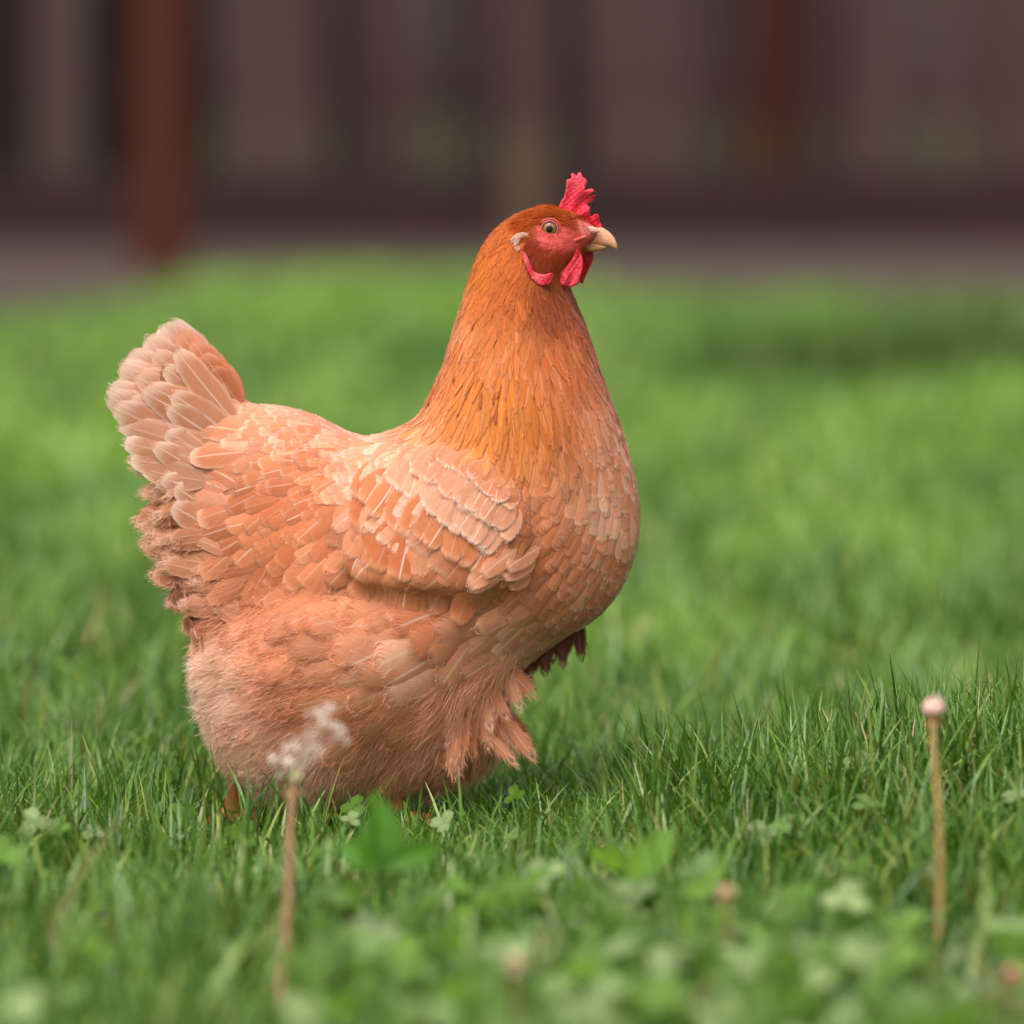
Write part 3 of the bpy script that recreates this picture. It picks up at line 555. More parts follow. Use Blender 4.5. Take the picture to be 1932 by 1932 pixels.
# guide table: where, direction the feathers lie, length, width, row spacing (mm), lift, pointedness, fringe, shaft, colour, tip colour
H = (176, 80, 20); N1 = (208, 112, 32); N2 = (218, 128, 44); NB = (200, 100, 36); BF = (212, 124, 80); BL = (230, 155, 114); PK = (242, 198, 168); TH = (226, 156, 118); AB = (224, 182, 152); TL = (216, 144, 104); WP = (244, 206, 182)
G = [
 # head and neck
 (1040, 395, -.9, -.1, 7, 2.2, 2.2, .10, .7, .5, 0, H, N1), (985, 415, -.85, .5, 8, 2.2, 2.6, .10, .7, .5, 0, H, N1), (960, 470, -.5, .85, 10, 2.6, 3.2, .10, .75, .5, .1, (188, 84, 26), N1), (915, 500, -.5, .85, 12, 3, 4, .1, .75, .5, .1, N1, N2),
 (960, 540, -.1, 1, 13, 3.2, 4.5, .1, .8, .5, .2, (186, 84, 28), N1), (1040, 560, .15, 1, 12, 3.2, 4.2, .12, .8, .6, .2, (124, 52, 18), (150, 68, 28)), (1085, 590, .4, .9, 13, 3.6, 4.5, .14, .8, .7, .2, (170, 72, 28), (196, 100, 52)),  # below the lobe: dark plumage, with the shade there put into the colour
 (890, 600, -.3, .95, 18, 4, 6, .1, .8, .4, .3, N1, BL), (960, 640, -.05, 1, 20, 4, 6.5, .1, .85, .4, .35, N1, (224, 146, 100)), (1050, 660, .2, 1, 20, 4, 6.5, .1, .85, .4, .3, NB, (220, 140, 96)), (1110, 680, .38, .92, 18, 4, 6, .1, .85, .4, .3, NB, (222, 150, 110)),
 (840, 720, -.5, .87, 24, 4.4, 7, .1, .85, .4, .4, N1, BL), (900, 740, -.25, 1, 28, 4.6, 8, .09, .85, .3, .45, N2, (216, 130, 66)), (980, 760, -.02, 1, 28, 4.6, 8, .09, .85, .3, .4, N2, (220, 132, 70)), (1060, 770, .15, 1, 26, 4.6, 8, .09, .85, .3, .4, NB, (214, 124, 68)), (1130, 760, .3, .95, 22, 5, 8, .09, .6, .3, .3, (214, 132, 90), (238, 186, 156)),
 (800, 785, -.7, .7, 22, 5, 7, .1, .7, .4, .3, N2, PK), (880, 810, -.3, .95, 26, 5, 8, .09, .8, .4, .4, (216, 130, 62), (224, 140, 76)), (1000, 820, -.05, 1, 24, 5, 8, .09, .8, .4, .4, (212, 124, 60), (224, 144, 88)), (1090, 830, .1, 1, 22, 5.5, 8, .09, .6, .4, .4, (210, 124, 70), (236, 180, 146)),
 # breast
 (1165, 850, .15, 1, 20, 8, 8, .09, .25, .5, .3, BF, PK), (1130, 900, -.15, 1, 19, 9, 8, .09, .15, .6, .4, BL, PK), (1040, 900, -.5, .85, 18, 8, 7.5, .11, .2, .9, .4, (214, 134, 88), BL), (1190, 960, 0, 1, 18, 9, 8, .09, .1, .4, .3, BL, PK),
 (1100, 1000, -.45, .9, 18, 9, 8, .1, .1, .6, .4, (218, 142, 102), BL), (1180, 1060, -.35, .93, 18, 9, 8, .09, .1, .4, .3, BF, PK), (1040, 1000, -.75, .65, 17, 9, 7.5, .11, .2, .9, .3, BF, BL), (1060, 1100, -.65, .75, 18, 9, 8, .1, .1, .6, .3, (214, 140, 102), BL),
 (1140, 1130, -.6, .8, 18, 9, 8, .09, .1, .4, .2, BF, PK), (1060, 1190, -.7, .7, 20, 10, 8, .1, .1, .6, .3, (206, 146, 110), (226, 180, 148)), (980, 1180, -.75, .65, 24, 13, 10, .09, .1, .6, .9, (222, 156, 118), PK), (1000, 1250, -.6, .8, 28, 10, 10, .1, .3, .8, .7, (214, 158, 124), WP),
 # wing and shoulders
 (760, 835, -.9, .35, 18, 10, 7, .09, .1, .4, .5, BL, WP), (850, 860, -.75, .6, 20, 12, 8, .09, .05, .3, .7, BL, WP), (930, 890, -.55, .8, 20, 12, 8.5, .09, .05, .4, .7, (218, 140, 92), PK), (740, 900, -.7, .7, 24, 13, 10, .09, .05, .25, .9, (222, 146, 100), WP),
 (820, 940, -.6, .8, 22, 11, 8.5, .09, .05, .2, 1, BL, PK), (900, 970, -.55, .83, 20, 10, 8, .09, .05, .2, .9, BL, PK), (720, 980, -.5, .87, 28, 15, 12, .09, .05, .2, 1, (218, 136, 90), BL), (960, 1010, -.5, .85, 17, 8, 7, .1, .1, .5, .6, BF, BL), (820, 1030, -.45, .87, 30, 17, 13, .08, .05, .2, .9, (206, 118, 72), BL), (900, 1050, -.5, .85, 24, 14, 11, .08, .05, .2, .7, (208, 124, 80), BL), (740, 1060, -.5, .87, 30, 18, 14, .08, .05, .2, .8, (216, 142, 100), BL),
 # saddle and back
 (700, 830, -1, .05, 16, 8, 6, .09, .2, .4, .3, BL, WP), (600, 800, -.98, -.1, 16, 8, 6, .09, .15, .4, .4, BL, WP), (520, 775, -.95, -.25, 18, 9, 7, .09, .15, .4, .4, (222, 150, 102), WP), (620, 850, -.97, .2, 14, 8, 6, .1, .15, .4, .6, (208, 120, 66), BL), (540, 840, -.98, .05, 16, 9, 7, .1, .1, .4, .6, (214, 132, 82), PK),
 (600, 920, -.92, .4, 19, 11, 9, .1, .05, .3, .9, (210, 124, 76), BL), (520, 930, -.94, .35, 20, 12, 9, .1, .05, .3, .8, BF, BL), (600, 1000, -.8, .6, 22, 13, 10.5, .1, .05, .4, .9, (212, 128, 82), BL), (530, 1020, -.85, .55, 22, 13, 10.5, .1, .05, .5, .8, (208, 126, 84), BL), (630, 1060, -.6, .8, 24, 15, 12, .1, .05, .7, .5, (210, 128, 86), BL), (570, 1080, -.75, .65, 26, 14, 11, .11, .1, 1.2, .5, (202, 120, 80), BL),
 # tail coverts and under tail
 (450, 760, -.85, -.55, 22, 10, 8, .1, .15, .5, .5, (216, 142, 96), PK), (400, 720, -.7, -.7, 32, 13, 10, .1, .15, .6, .6, (216, 142, 100), PK), (430, 830, -.98, -.15, 32, 15, 11, .1, .15, .8, .8, (220, 148, 106), WP), (380, 800, -.95, -.3, 40, 17, 12, .11, .1, .8, .8, TL, WP),
 (440, 900, -.92, -.3, 38, 17, 12, .12, .1, 1, .8, BF, WP), (380, 920, -.9, -.38, 38, 17, 12, .12, .15, 1.4, .7, (216, 150, 112), WP), (440, 980, -.97, .15, 34, 15, 11, .12, .2, 2, .5, (200, 122, 82), BL), (360, 1000, -.95, .0, 36, 15, 11, .12, .2, 2, .5, (202, 128, 90), BL),
 (450, 1060, -.93, .35, 30, 13, 10, .13, .3, 3, .2, (190, 124, 86), BL), (370, 1080, -.92, .2, 32, 14, 10, .13, .25, 3, .3, (208, 134, 94), PK), (430, 1140, -.8, .5, 30, 12, 10, .13, .35, 4, .1, (190, 124, 88), BL), (370, 1150, -.85, .45, 28, 12, 9, .13, .3, 3, .2, (210, 140, 100), PK),
 # thigh
 (600, 1130, -.93, .3, 28, 14, 12, .11, .2, 3.5, .4, (230, 160, 120), BL), (720, 1130, -.97, .15, 28, 15, 12, .1, .15, 3, .5, (232, 164, 124), BL), (850, 1140, -.92, .3, 28, 16, 12, .09, .1, 2, .7, (222, 142, 100), BL), (930, 1160, -.85, .5, 28, 16, 12, .09, .1, 1.5, .9, (224, 158, 122), PK),
 (560, 1220, -.95, .25, 30, 14, 12, .12, .25, 5, .4, (232, 168, 130), BL), (680, 1220, -.95, .2, 32, 17, 13, .1, .2, 4, .9, (226, 158, 118), BL), (800, 1230, -.92, .35, 32, 18, 14, .09, .15, 3, 1, (230, 164, 124), PK), (900, 1250, -.75, .65, 30, 18, 13, .09, .1, 2, .9, (228, 168, 130), WP),
 (560, 1310, -.9, .35, 30, 14, 12, .12, .3, 6, .3, (224, 166, 130), BL), (680, 1320, -.92, .35, 34, 18, 14, .1, .2, 5, .8, (222, 156, 118), BL), (800, 1330, -.88, .5, 34, 18, 14, .1, .2, 4, .7, (224, 160, 122), BL), (900, 1340, -.4, .9, 30, 13, 11, .11, .4, 4, .5, (218, 146, 108), PK), (950, 1330, .15, 1, 32, 11, 10, .14, .5, 4, .4, (226, 158, 120), PK),
 (700, 1410, -.7, .7, 30, 14, 12, .12, .35, 6, .3, (212, 158, 124), (226, 178, 146)), (820, 1410, -.5, .87, 32, 14, 12, .12, .4, 5, .3, (216, 156, 120), (230, 178, 144)), (900, 1420, .1, 1, 30, 12, 10, .14, .5, 5, .3, (212, 140, 102), PK), (720, 1460, -.2, .98, 24, 12, 10, .1, .4, 6, .1, (180, 124, 92), (200, 148, 114)),
 # abdomen down
 (430, 1240, -.95, .3, 22, 10, 9, .12, .4, 7, 0, AB, (234, 204, 180)), (460, 1320, -.9, .45, 22, 10, 9, .12, .4, 8, 0, AB, (234, 204, 180)), (480, 1400, -.75, .65, 22, 10, 9, .12, .4, 8, 0, AB, (234, 204, 180)), (560, 1400, -.7, .7, 24, 11, 10, .12, .4, 8, 0, AB, (224, 180, 148)), (560, 1470, -.35, .93, 22, 10, 9, .12, .4, 8, 0, (206, 166, 136), (220, 184, 156)), (640, 1460, -.2, 1, 22, 10, 9, .12, .4, 8, 0, (200, 152, 120), (216, 174, 144)),
]
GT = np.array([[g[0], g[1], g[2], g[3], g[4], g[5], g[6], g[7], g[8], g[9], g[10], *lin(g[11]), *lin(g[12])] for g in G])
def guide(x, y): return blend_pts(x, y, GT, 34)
bp_ = inset(smooth_poly(BODY, 9), 0)
V, F, _ = inflate(bp_, 9, bodyW, 9)
Vw = np.c_[X(V[:, 0]), V[:, 2]*SC, Z(V[:, 1])]
raw = mesh('body', Vw, F); md = raw.modifiers.new('r', 'REMESH'); md.mode = 'VOXEL'; md.voxel_size = .0017; md.use_smooth_shade = True
m2 = raw.modifiers.new('s', 'SMOOTH'); m2.factor = .5; m2.iterations = 6
dg = bpy.context.evaluated_depsgraph_get(); ev = raw.evaluated_get(dg); bm_ = bpy.data.meshes.new_from_object(ev); bpy.data.objects.remove(raw)
nv = len(bm_.vertices); bco = np.zeros(nv*3, np.float32); bm_.vertices.foreach_get('co', bco); bco = bco.reshape(-1, 3)
bno = np.zeros(nv*3, np.float32); bm_.vertex_normals.foreach_get('vector', bno); bno = bno.reshape(-1, 3)
bpx, bpy_ = PX(bco[:, 0]), PY(bco[:, 2])
FACE = z1([(860, 690), (850, 620), (900, 555), (980, 530), (1060, 520), (1120, 550), (1180, 560), (1250, 560), (1300, 540), (1420, 600), (1500, 640), (1480, 720), (1400, 800), (1320, 840), (1260, 900), (1180, 960), (1060, 1010), (960, 1060), (860, 1030), (800, 940), (770, 850), (800, 760)])
fmask = soft_in(FACE, bpx, bpy_, 6)
redness = soft_in(z1([(850, 620), (980, 530), (1100, 560), (1420, 600), (1500, 640), (1480, 720), (1300, 860), (1180, 920), (1000, 870), (860, 800)]), bpx, bpy_, 16)
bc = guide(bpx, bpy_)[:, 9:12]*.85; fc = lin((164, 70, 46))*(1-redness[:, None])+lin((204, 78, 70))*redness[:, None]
paler = soft_in(z1([(1280, 580), (1420, 600), (1500, 650), (1480, 700), (1330, 740), (1270, 660)]), bpx, bpy_, 8)[:, None]
fc = fc*(1-paler*.6)+lin((222, 130, 120))*paler*.6
bc = bc*(1-fmask[:, None])+fc*fmask[:, None]
a = bm_.attributes.new('col', 'FLOAT_COLOR', 'POINT'); c4 = np.ones((nv, 4), np.float32); c4[:, :3] = bc; a.data.foreach_set('color', c4.ravel())
bm_.materials.clear(); bm_.materials.append(skin_mat('hen_skin', (0, 0, 0), .6, .12, .7, 1400, .22, .3, attr=True))
body = bpy.data.objects.new('body', bm_); COL.objects.link(body); body.parent = hen
tris = []; bm_.calc_loop_triangles(); nt_ = len(bm_.loop_triangles); tr = np.zeros(nt_*3, np.int32); bm_.loop_triangles.foreach_get('vertices', tr); tr = tr.reshape(-1, 3)
bvh = BVHTree.FromPolygons([tuple(v) for v in bco.astype(float)], tr.tolist())
def project(P):
    """nearest surface point and smooth normal for many points"""
    Q = np.empty_like(P); N = np.empty_like(P); fn = bvh.find_nearest
    for i in range(len(P)):
        q, n_, idx, d = fn(P[i]); Q[i] = q; t = tr[idx]
        a_, b_, c_ = bco[t]; n0 = np.cross(b_-a_, c_-a_); ar = n0@n0+1e-18
        w1 = np.cross(c_-b_, Q[i]-b_)@n0/ar; w2 = np.cross(a_-c_, Q[i]-c_)@n0/ar; N[i] = bno[t[0]]*w1+bno[t[1]]*w2+bno[t[2]]*(1-w1-w2)
    N /= np.linalg.norm(N, axis=1)[:, None]+1e-9; return Q, N

def region(x, y):
    """0 neck 1 breast 2 wing 3 saddle 4 tail 5 thigh"""
    r = np.full(np.shape(x), 1)
    nk = inside([(1200, 300), (800, 300), (780, 700), (770, 800), (860, 835), (960, 845), (1100, 850), (1135, 790), (1125, 740), (1200, 700)], x, y)
    r[inside([(690, 820), (740, 1120), (500, 1130), (455, 1000), (470, 850), (440, 700), (690, 700)], x, y)] = 3
    r[inside([(470, 700), (470, 880), (480, 1000), (500, 1120), (470, 1200), (200, 1210), (200, 500), (430, 560)], x, y)] = 4
    r[(y > 1118) & (x < 960) & (r != 4) & (y > 1118+(x-900)*.6)] = 5
    r[(y > 1205) & (x < 1030)] = 5
    r[inside(WING, x, y)] = 2; r[nk] = 0; return r

# root points: anisotropic dart throwing over the near half of the skin
v0, v1, v2_ = bco[tr[:, 0]], bco[tr[:, 1]], bco[tr[:, 2]]; area = np.linalg.norm(np.cross(v1-v0, v2_-v0), axis=1)/2; cen = (v0+v1+v2_)/3
pw = area*(cen[:, 1] < .002); gcen = guide(PX(cen[:, 0]), PY(cen[:, 2])); pw = pw/(gcen[:, 3]*gcen[:, 4]*.5+3); NC = 42000
ti = rng.choice(len(tr), NC, p=pw/pw.sum()); r1, r2 = np.sqrt(rng.random(NC)), rng.random(NC)
cand = v0[ti]*(1-r1)[:, None]+v1[ti]*(r1*(1-r2))[:, None]+v2_[ti]*(r1*r2)[:, None]
nrm = bno[tr[ti, 0]]; cx_, cy_ = PX(cand[:, 0]), PY(cand[:, 2]); gg = guide(cx_, cy_)
t3 = np.c_[gg[:, 0], np.zeros(NC), -gg[:, 1]]; t3 = t3-nrm*np.sum(t3*nrm, 1)[:, None]; t3 /= np.linalg.norm(t3, axis=1)[:, None]+1e-9; b3 = np.cross(nrm, t3)
noface = ~inside(FACE, cx_, cy_)
acc = []; A = np.zeros((9000, 3)); T_ = np.zeros((9000, 3)); B_ = np.zeros((9000, 3)); S_ = np.zeros((9000, 2)); na = 0
sa_, sb_ = gg[:, 4]*.001*.78, gg[:, 3]*.001*.60
for i in range(NC):
    if not noface[i]: continue
    d = A[:na]-cand[i]
    if na and ((d@t3[i]/sa_[i])**2+(d@b3[i]/sb_[i])**2+(d@nrm[i]/.006)**2).min() < 1: continue
    A[na] = cand[i]; na += 1; acc.append(i)
    if na >= 9000: break
acc = np.array(acc); print('feathers', na)
NR, NCc = 13, 7
def feather_batch(root, nr, tdir, bdir, L, W, lift, point, conform, colb, colt, shaft, fringe, seed, curl=None, h0=None, proj=True, paleness=None, camber=1.):
    n = len(root); v = 1-(1-np.linspace(0, 1, NR))**1.7; u = np.linspace(-1, 1, NCc)
    br = np.minimum(1, (v/.4)**.5)[None]*np.where(v > .55, np.sqrt(np.maximum(1-((v-.55)/.46)**2, 0))**.95, 1)[None]
    pt = (np.minimum(1, (v/.3)**.6)*np.maximum(1-v, 0)**.75*1.25)[None]
    prof = (1-point[:, None])*br+point[:, None]*np.minimum(pt, 1); prof[:, -1] = .12
    jag = 1+rng.normal(0, .05, (n, NR, NCc))*(np.abs(u) > .9)[None, None]*(.4+fringe*.4)[:, None, None]
    wl = (W/2)[:, None, None]*prof[:, :, None]*u[None, None]*jag
    s = L[:, None, None]*v[None, :, None]*(1+rng.normal(0, .003, (n, NR, NCc)))-.10*np.abs(wl)*0
    s = s-.12*np.abs(wl)*v[None, :, None]
    asym = rng.normal(0, .06, n)[:, None, None]*L[:, None, None]*v[None, :, None]**2 # slight sideways bend
    P = root[:, None, None]+tdir[:, None, None]*s[..., None]+bdir[:, None, None]*(wl+asym)[..., None]
    lift = np.minimum(lift, .10)*.62; off = (h0 if h0 is not None else .0004+rng.uniform(0, .0003, n))[:, None, None]+lift[:, None, None]*(.62*s-.012*0)-camber*.14*wl**2/(W[:, None, None]/2+1e-6)
    if curl is not None: off = off+curl[:, None, None]*L[:, None, None]*v[None, :, None]**2
    Nn = np.broadcast_to(nr[:, None, None], P.shape).copy(); Q = P.copy()
    if proj:
        q, n_ = project(P.reshape(-1, 3)); q = q.reshape(P.shape); n_ = n_.reshape(P.shape)
        cf = conform[:, None, None, None]*np.ones_like(P[..., :1]); Q = P*(1-cf)+q*cf; Nn = Nn*(1-cf)+n_*cf; Nn /= np.linalg.norm(Nn, axis=-1, keepdims=True)
    Q = Q+Nn*np.maximum(off, .0002)[..., None]
    uu = np.broadcast_to(u[None, None], (n, NR, NCc)); vv = np.broadcast_to(v[None, :, None], (n, NR, NCc)); rr = np.broadcast_to(seed[:, None, None], (n, NR, NCc))
    tip = np.clip(smoothstep(.80, 1, vv+.05*np.abs(uu))*.85+.45*smoothstep(.62, 1, np.abs(uu))+.12, 0, 1)[..., None]
    C = colb[:, None, None]*(1-tip)+colt[:, None, None]*tip
    k = np.arange(NR*NCc).reshape(NR, NCc); f = np.stack([k[:-1, :-1], k[:-1, 1:], k[1:, 1:], k[1:, :-1]], -1).reshape(-1, 4)
    Fq = (np.arange(n)[:, None, None]*NR*NCc+f[None]).reshape(-1, 4)
    return Q, Fq, C, np.stack([uu, vv, rr], -1), np.broadcast_to(shaft[:, None, None], (n, NR, NCc))
def fringe_strands(Q, C, fringe, seed, dens=1.):
    """loose barbs that leave the vane edge"""
    n = len(Q); Vs, Fs, Cs, Us = [], [], [], []; cnt = 0
    for side in (0, NCc-1):
        e = Q[:, :, side]; m = Q[:, :, NCc//2]; out = e-m; fwd = np.gradient(Q[:, :, side], axis=1); out /= np.linalg.norm(out, axis=-1, keepdims=True)+1e-6; fwd /= np.linalg.norm(fwd, axis=-1, keepdims=True)+1e-6
        nbar = 34
        vi = rng.uniform(.35, .995, (n, nbar)); keep = rng.random((n, nbar)) < np.clip(fringe/4, .12, 1)[:, None]*dens
        fi = vi*(NR-1); i0 = np.minimum(fi.astype(int), NR-2); a_ = (fi-i0)[..., None]; I = np.arange(n)[:, None]
        def g_(Z_): return Z_[I, i0]*(1-a_)+Z_[I, i0+1]*a_
        st_, mm, oo, ff = g_(e), g_(m), g_(out), g_(fwd); st_ = mm+(st_-mm)*rng.uniform(.55, .98, (n, nbar, 1)); cc = g_(C[:, :, side])*rng.uniform(.85, 1.15, (n, nbar, 1))
        d = oo*rng.uniform(.3, .8, (n, nbar, 1))+ff*1.+rng.normal(0, .16, (n, nbar, 3)); d /= np.linalg.norm(d, axis=-1, keepdims=True)
        ln = (fringe*.001)[:, None, None]*rng.uniform(.5, 1.4, (n, nbar, 1))+.001; nr_ = np.cross(ff, oo); nr_ /= np.linalg.norm(nr_, axis=-1, keepdims=True)+1e-6
        wv_ = np.cross(d, nr_+rng.normal(0, .5, nr_.shape)); wv_ /= np.linalg.norm(wv_, axis=-1, keepdims=True)+1e-6; wd = .00013+.00003*rng.random((n, nbar, 1))
        d2 = d+ff*.35+rng.normal(0, .18, d.shape); sgn = np.where(np.sum(nr_*nr_, -1, keepdims=True) > 0, 1, 1)
        p1 = st_+d*ln*.5; p2 = p1+d2*ln*.5
        S = np.stack([st_-wv_*wd, st_+wv_*wd, p1-wv_*wd*.8, p1+wv_*wd*.8, p2-wv_*wd*.2, p2+wv_*wd*.2], 2)[keep]
        kk = len(S); Vs.append(S.reshape(-1, 3)); b = cnt+np.arange(kk)[:, None]*6
        Fs.append(np.concatenate([b+np.array([[0, 1, 3, 2]]), b+np.array([[2, 3, 5, 4]])])); Cs.append(np.repeat(cc[keep][:, None], 6, 1).reshape(-1, 3)); Us.append(np.tile([.5, .5, 0], (kk*6, 1))); cnt += kk*6
    return np.vstack(Vs), np.vstack(Fs), np.vstack(Cs), np.vstack(Us)
PL = {}   # region -> list of (V,F,C,UV,shaft)
def store(key, Q, Fq, C, UV, SH, fr=None):
    PL.setdefault(key, []).append((Q.reshape(-1, 3), Fq, C.reshape(-1, 3), UV.reshape(-1, 3), np.ravel(SH)))
    if fr is not None: PL[key].append((fr[0], fr[1], fr[2], fr[3], np.zeros(len(fr[0]))))
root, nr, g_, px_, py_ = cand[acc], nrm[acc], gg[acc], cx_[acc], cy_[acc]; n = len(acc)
rot = rng.normal(0, .15, n)+.05*np.clip(g_[:, 7], 0, 8)*rng.normal(0, .5, n); ct, st2 = np.cos(rot)[:, None], np.sin(rot)[:, None]; tt = t3[acc]*ct+b3[acc]*st2; bb = b3[acc]*ct-t3[acc]*st2
rg0 = region(px_, py_); L = g_[:, 2]*.001*rng.uniform(.95, 1.25, n); W = g_[:, 3]*.001*rng.uniform(1.2, 1.5, n)*np.where(rg0 == 5, 1.3, 1); L = L*np.where(rg0 == 5, 1.15, 1)
patch = np.clip(.5+.6*gnoise(px_*.022, py_*.022, 4), 0, 1.1)
val = rng.normal(1, .07, n)[:, None]*(1+.10*(patch[:, None]-.5)); hue = rng.normal(0, 1, n)[:, None]*np.array([[0, .035, .07]])
mixp = np.clip(rng.normal(.08, .22, n)+.6*(patch-.45), 0, .62)[:, None]*np.where(rg0 == 0, .8, 1)[:, None]
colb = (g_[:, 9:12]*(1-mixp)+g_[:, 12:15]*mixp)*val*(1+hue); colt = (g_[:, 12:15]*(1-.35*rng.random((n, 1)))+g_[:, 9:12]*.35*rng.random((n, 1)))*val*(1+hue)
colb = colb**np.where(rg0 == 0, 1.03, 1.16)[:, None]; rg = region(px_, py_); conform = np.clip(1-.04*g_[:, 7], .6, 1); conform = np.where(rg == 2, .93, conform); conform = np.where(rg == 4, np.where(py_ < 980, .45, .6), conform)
conform = np.where((rg == 5) & (px_ > 860) & (py_ > 1280), .45, conform)
conform = np.where((py_ > 1085) & (py_ < 1150) & (px_ > 520) & (px_ < 960), .5, conform)
curl = np.where(rg == 5, rng.normal(.02, .05, n), 0)+np.where(rg == 4, rng.normal(.01, .05, n), 0)
UVs = rng.random(n)
for key in range(6):
    m = rg == key
    if not m.any(): continue
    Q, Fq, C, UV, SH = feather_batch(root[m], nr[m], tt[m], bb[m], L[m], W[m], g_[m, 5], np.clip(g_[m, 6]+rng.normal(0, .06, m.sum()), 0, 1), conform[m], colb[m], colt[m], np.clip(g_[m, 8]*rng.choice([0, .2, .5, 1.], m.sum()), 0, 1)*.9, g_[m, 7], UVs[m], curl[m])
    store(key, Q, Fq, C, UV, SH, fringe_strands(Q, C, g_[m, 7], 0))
# quills with a place of their own: (root px, tip px, width mm, lift mm, side y mm, colours)
def skinY(px, py):
    h = bvh.ray_cast(Vector((float(X(px)), -.5, float(Z(py)))), Vector((0, 1, 0))); return h[0].y if h[0] else -.012
def quills(key, rows, surf=None, rootoff=None, conf=0.):
    R, T, B, N_, LL, WW, LF, PT, CB, CT, SH, FR = [[] for _ in range(12)]
    for (x0, y0, x1, y1, wmm, ymm, tiltmm, pnt, cb, ct_, sh, fr) in rows:
        ya, yb_ = -ymm*.001, -(ymm+tiltmm)*.001
        if surf is not None:
            s0 = skinY(x0, y0); s1 = skinY(x1, y1); s1 = s0*.72 if s1 == -.012 else s1
            ya = s0-(surf if rootoff is None else rootoff)*.001; yb_ = s1-(surf+tiltmm)*.001
        a_ = np.array([X(x0), ya, Z(y0)]); b_ = np.array([X(x1), yb_, Z(y1)]); d = b_-a_; l = np.linalg.norm(d); d /= l
        nn = np.array([0, -1., 0]); nn = nn-d*(nn@d); nn /= np.linalg.norm(nn)
        R.append(a_); T.append(d); B.append(np.cross(nn, d)); N_.append(nn); LL.append(l); WW.append(wmm*.001); LF.append(0.); PT.append(pnt); j = rng.uniform(.93, 1.07); CB.append((lin(cb)*j)**1.1); CT.append(lin(ct_)*j); SH.append(sh); FR.append(fr)
    f = lambda v: np.array(v, float); n = len(R)
    Q, Fq, C, UV, S2 = feather_batch(f(R), f(N_), f(T), f(B), f(LL), f(WW), f(LF), f(PT), np.zeros(n), f(CB), f(CT), f(SH), f(FR), rng.random(n), rng.normal(0, .02, n), h0=rng.uniform(.0004, .0012, n), proj=False, camber=1.3)
    store(key, Q, Fq, C, UV, S2, fringe_strands(Q, C, f(FR), 0))
TB, TT = (210, 136, 96), (246, 210, 188)
tail = []
# rectrices, outermost layer last
for i, (x1, y1) in enumerate([(318, 607), (298, 618), (276, 636), (256, 652), (240, 672), (229, 692), (216, 712), (207, 738), (218, 764)]):
    tail.append((446-i*3, 812+i*7, x1, y1, 30-.3*i, 1+i*1.1, 1.5+i*.9, .05, TB, TT, .6, 1.0))
for i, (x1, y1) in enumerate([(344, 622), (368, 640), (388, 662), (402, 692)]):
    tail.append((462-i*2, 800-i*12, x1, y1, 24-2*i, 4+i, 3, .1, (206, 126, 80), (232, 168, 130), .4, 1.2))
quills(4, tail); tail = []
for i, (x1, y1) in enumerate([(228, 792), (236, 830), (246, 862), (268, 890)]):
    tail.append((400, 850+i*18, x1, y1, 20, 4-i*.5, 1, .08, (206, 140, 104), TT, .4, 1.4))
for i in range(95):
    y0 = rng.uniform(840, 1170); xe = np.interp(y0, [840, 900, 1000, 1100, 1170], [330, 335, 345, 362, 385]); x0 = rng.uniform(xe-5, xe+85)
    an = math.radians(np.interp(y0, [840, 950, 1050, 1170], [196, 186, 172, 150])+rng.normal(0, 14)); l = rng.uniform(52, 88)*(1 if y0 < 1090 else .8)
    pale = rng.random(); cb = np.array((198, 122, 80))*(1-pale)+np.array((222, 160, 124))*pale
    tail.append((x0, y0, x0+l*math.cos(an), y0-l*math.sin(an), rng.uniform(9, 15), 0, rng.uniform(-1, 4), rng.uniform(.1, .5), tuple(cb), tuple(cb*.4+np.array((250, 214, 188))*.6), .4, 3.2))
quills(4, tail, .8, 0.); tail = []
for i, (x0, y0, x1, y1) in enumerate([(440, 780, 290, 664), (440, 790, 272, 690), (436, 800, 256, 712), (430, 830, 244, 752), (430, 850, 256, 790)]):
    tail.append((x0, y0, x1, y1, 23, 11+i*.6, 3, .08, (206, 136, 96), (240, 196, 168), .7, 1.2))
for i, (x0, y0, x1, y1) in enumerate([(450, 790, 312, 690), (445, 810, 288, 720), (440, 826, 268, 740), (452, 800, 330, 662), (455, 830, 330, 735), (450, 850, 318, 765), (452, 880, 322, 800), (448, 955, 316, 880), (440, 930, 300, 826), (445, 985, 330, 915), (440, 1010, 326, 950)]):
    tail.append((x0, y0, x1, y1, 21, 13+i*.5, 3, .08, (212, 138, 96), WP, .8, 1.2))
quills(4, tail)
blk = [((900+a_*.3882)/1.325, (900+b_*.3882)/1.325) for a_, b_ in ((615, 140), (640, 345), (775, 300), (875, 395), (893, 235), (945, 380), (868, 270), (460, 290))]
quills(0, [(x_+3, y_-34, x_-1, y_, 2.6, 0, 0, .75, (196, 104, 40), (58, 34, 28), 0, .4) for x_, y_ in blk], .9, -.3)
def along(P, n):
    P = np.array(P, float); s = np.r_[0, np.cumsum(np.linalg.norm(np.diff(P, axis=0), axis=1))]; t = np.linspace(0, s[-1], n); return np.c_[np.interp(t, s, P[:, 0]), np.interp(t, s, P[:, 1])]
def row(P, n, dx, dy, w_, tiltmm, cb, ct_, sh, sf, ro):
    rr = []
    for (x_, y_) in along(P, n):
        j = rng.normal(0, 5, 4); rr.append((x_+dx+j[0], y_+dy+j[1], x_+j[2], y_+j[3], w_*rng.uniform(.9, 1.1), 0, tiltmm, .08, cb, ct_, sh*rng.choice([.3, 1, 1]), .5))
    quills(2, rr, sf, ro)
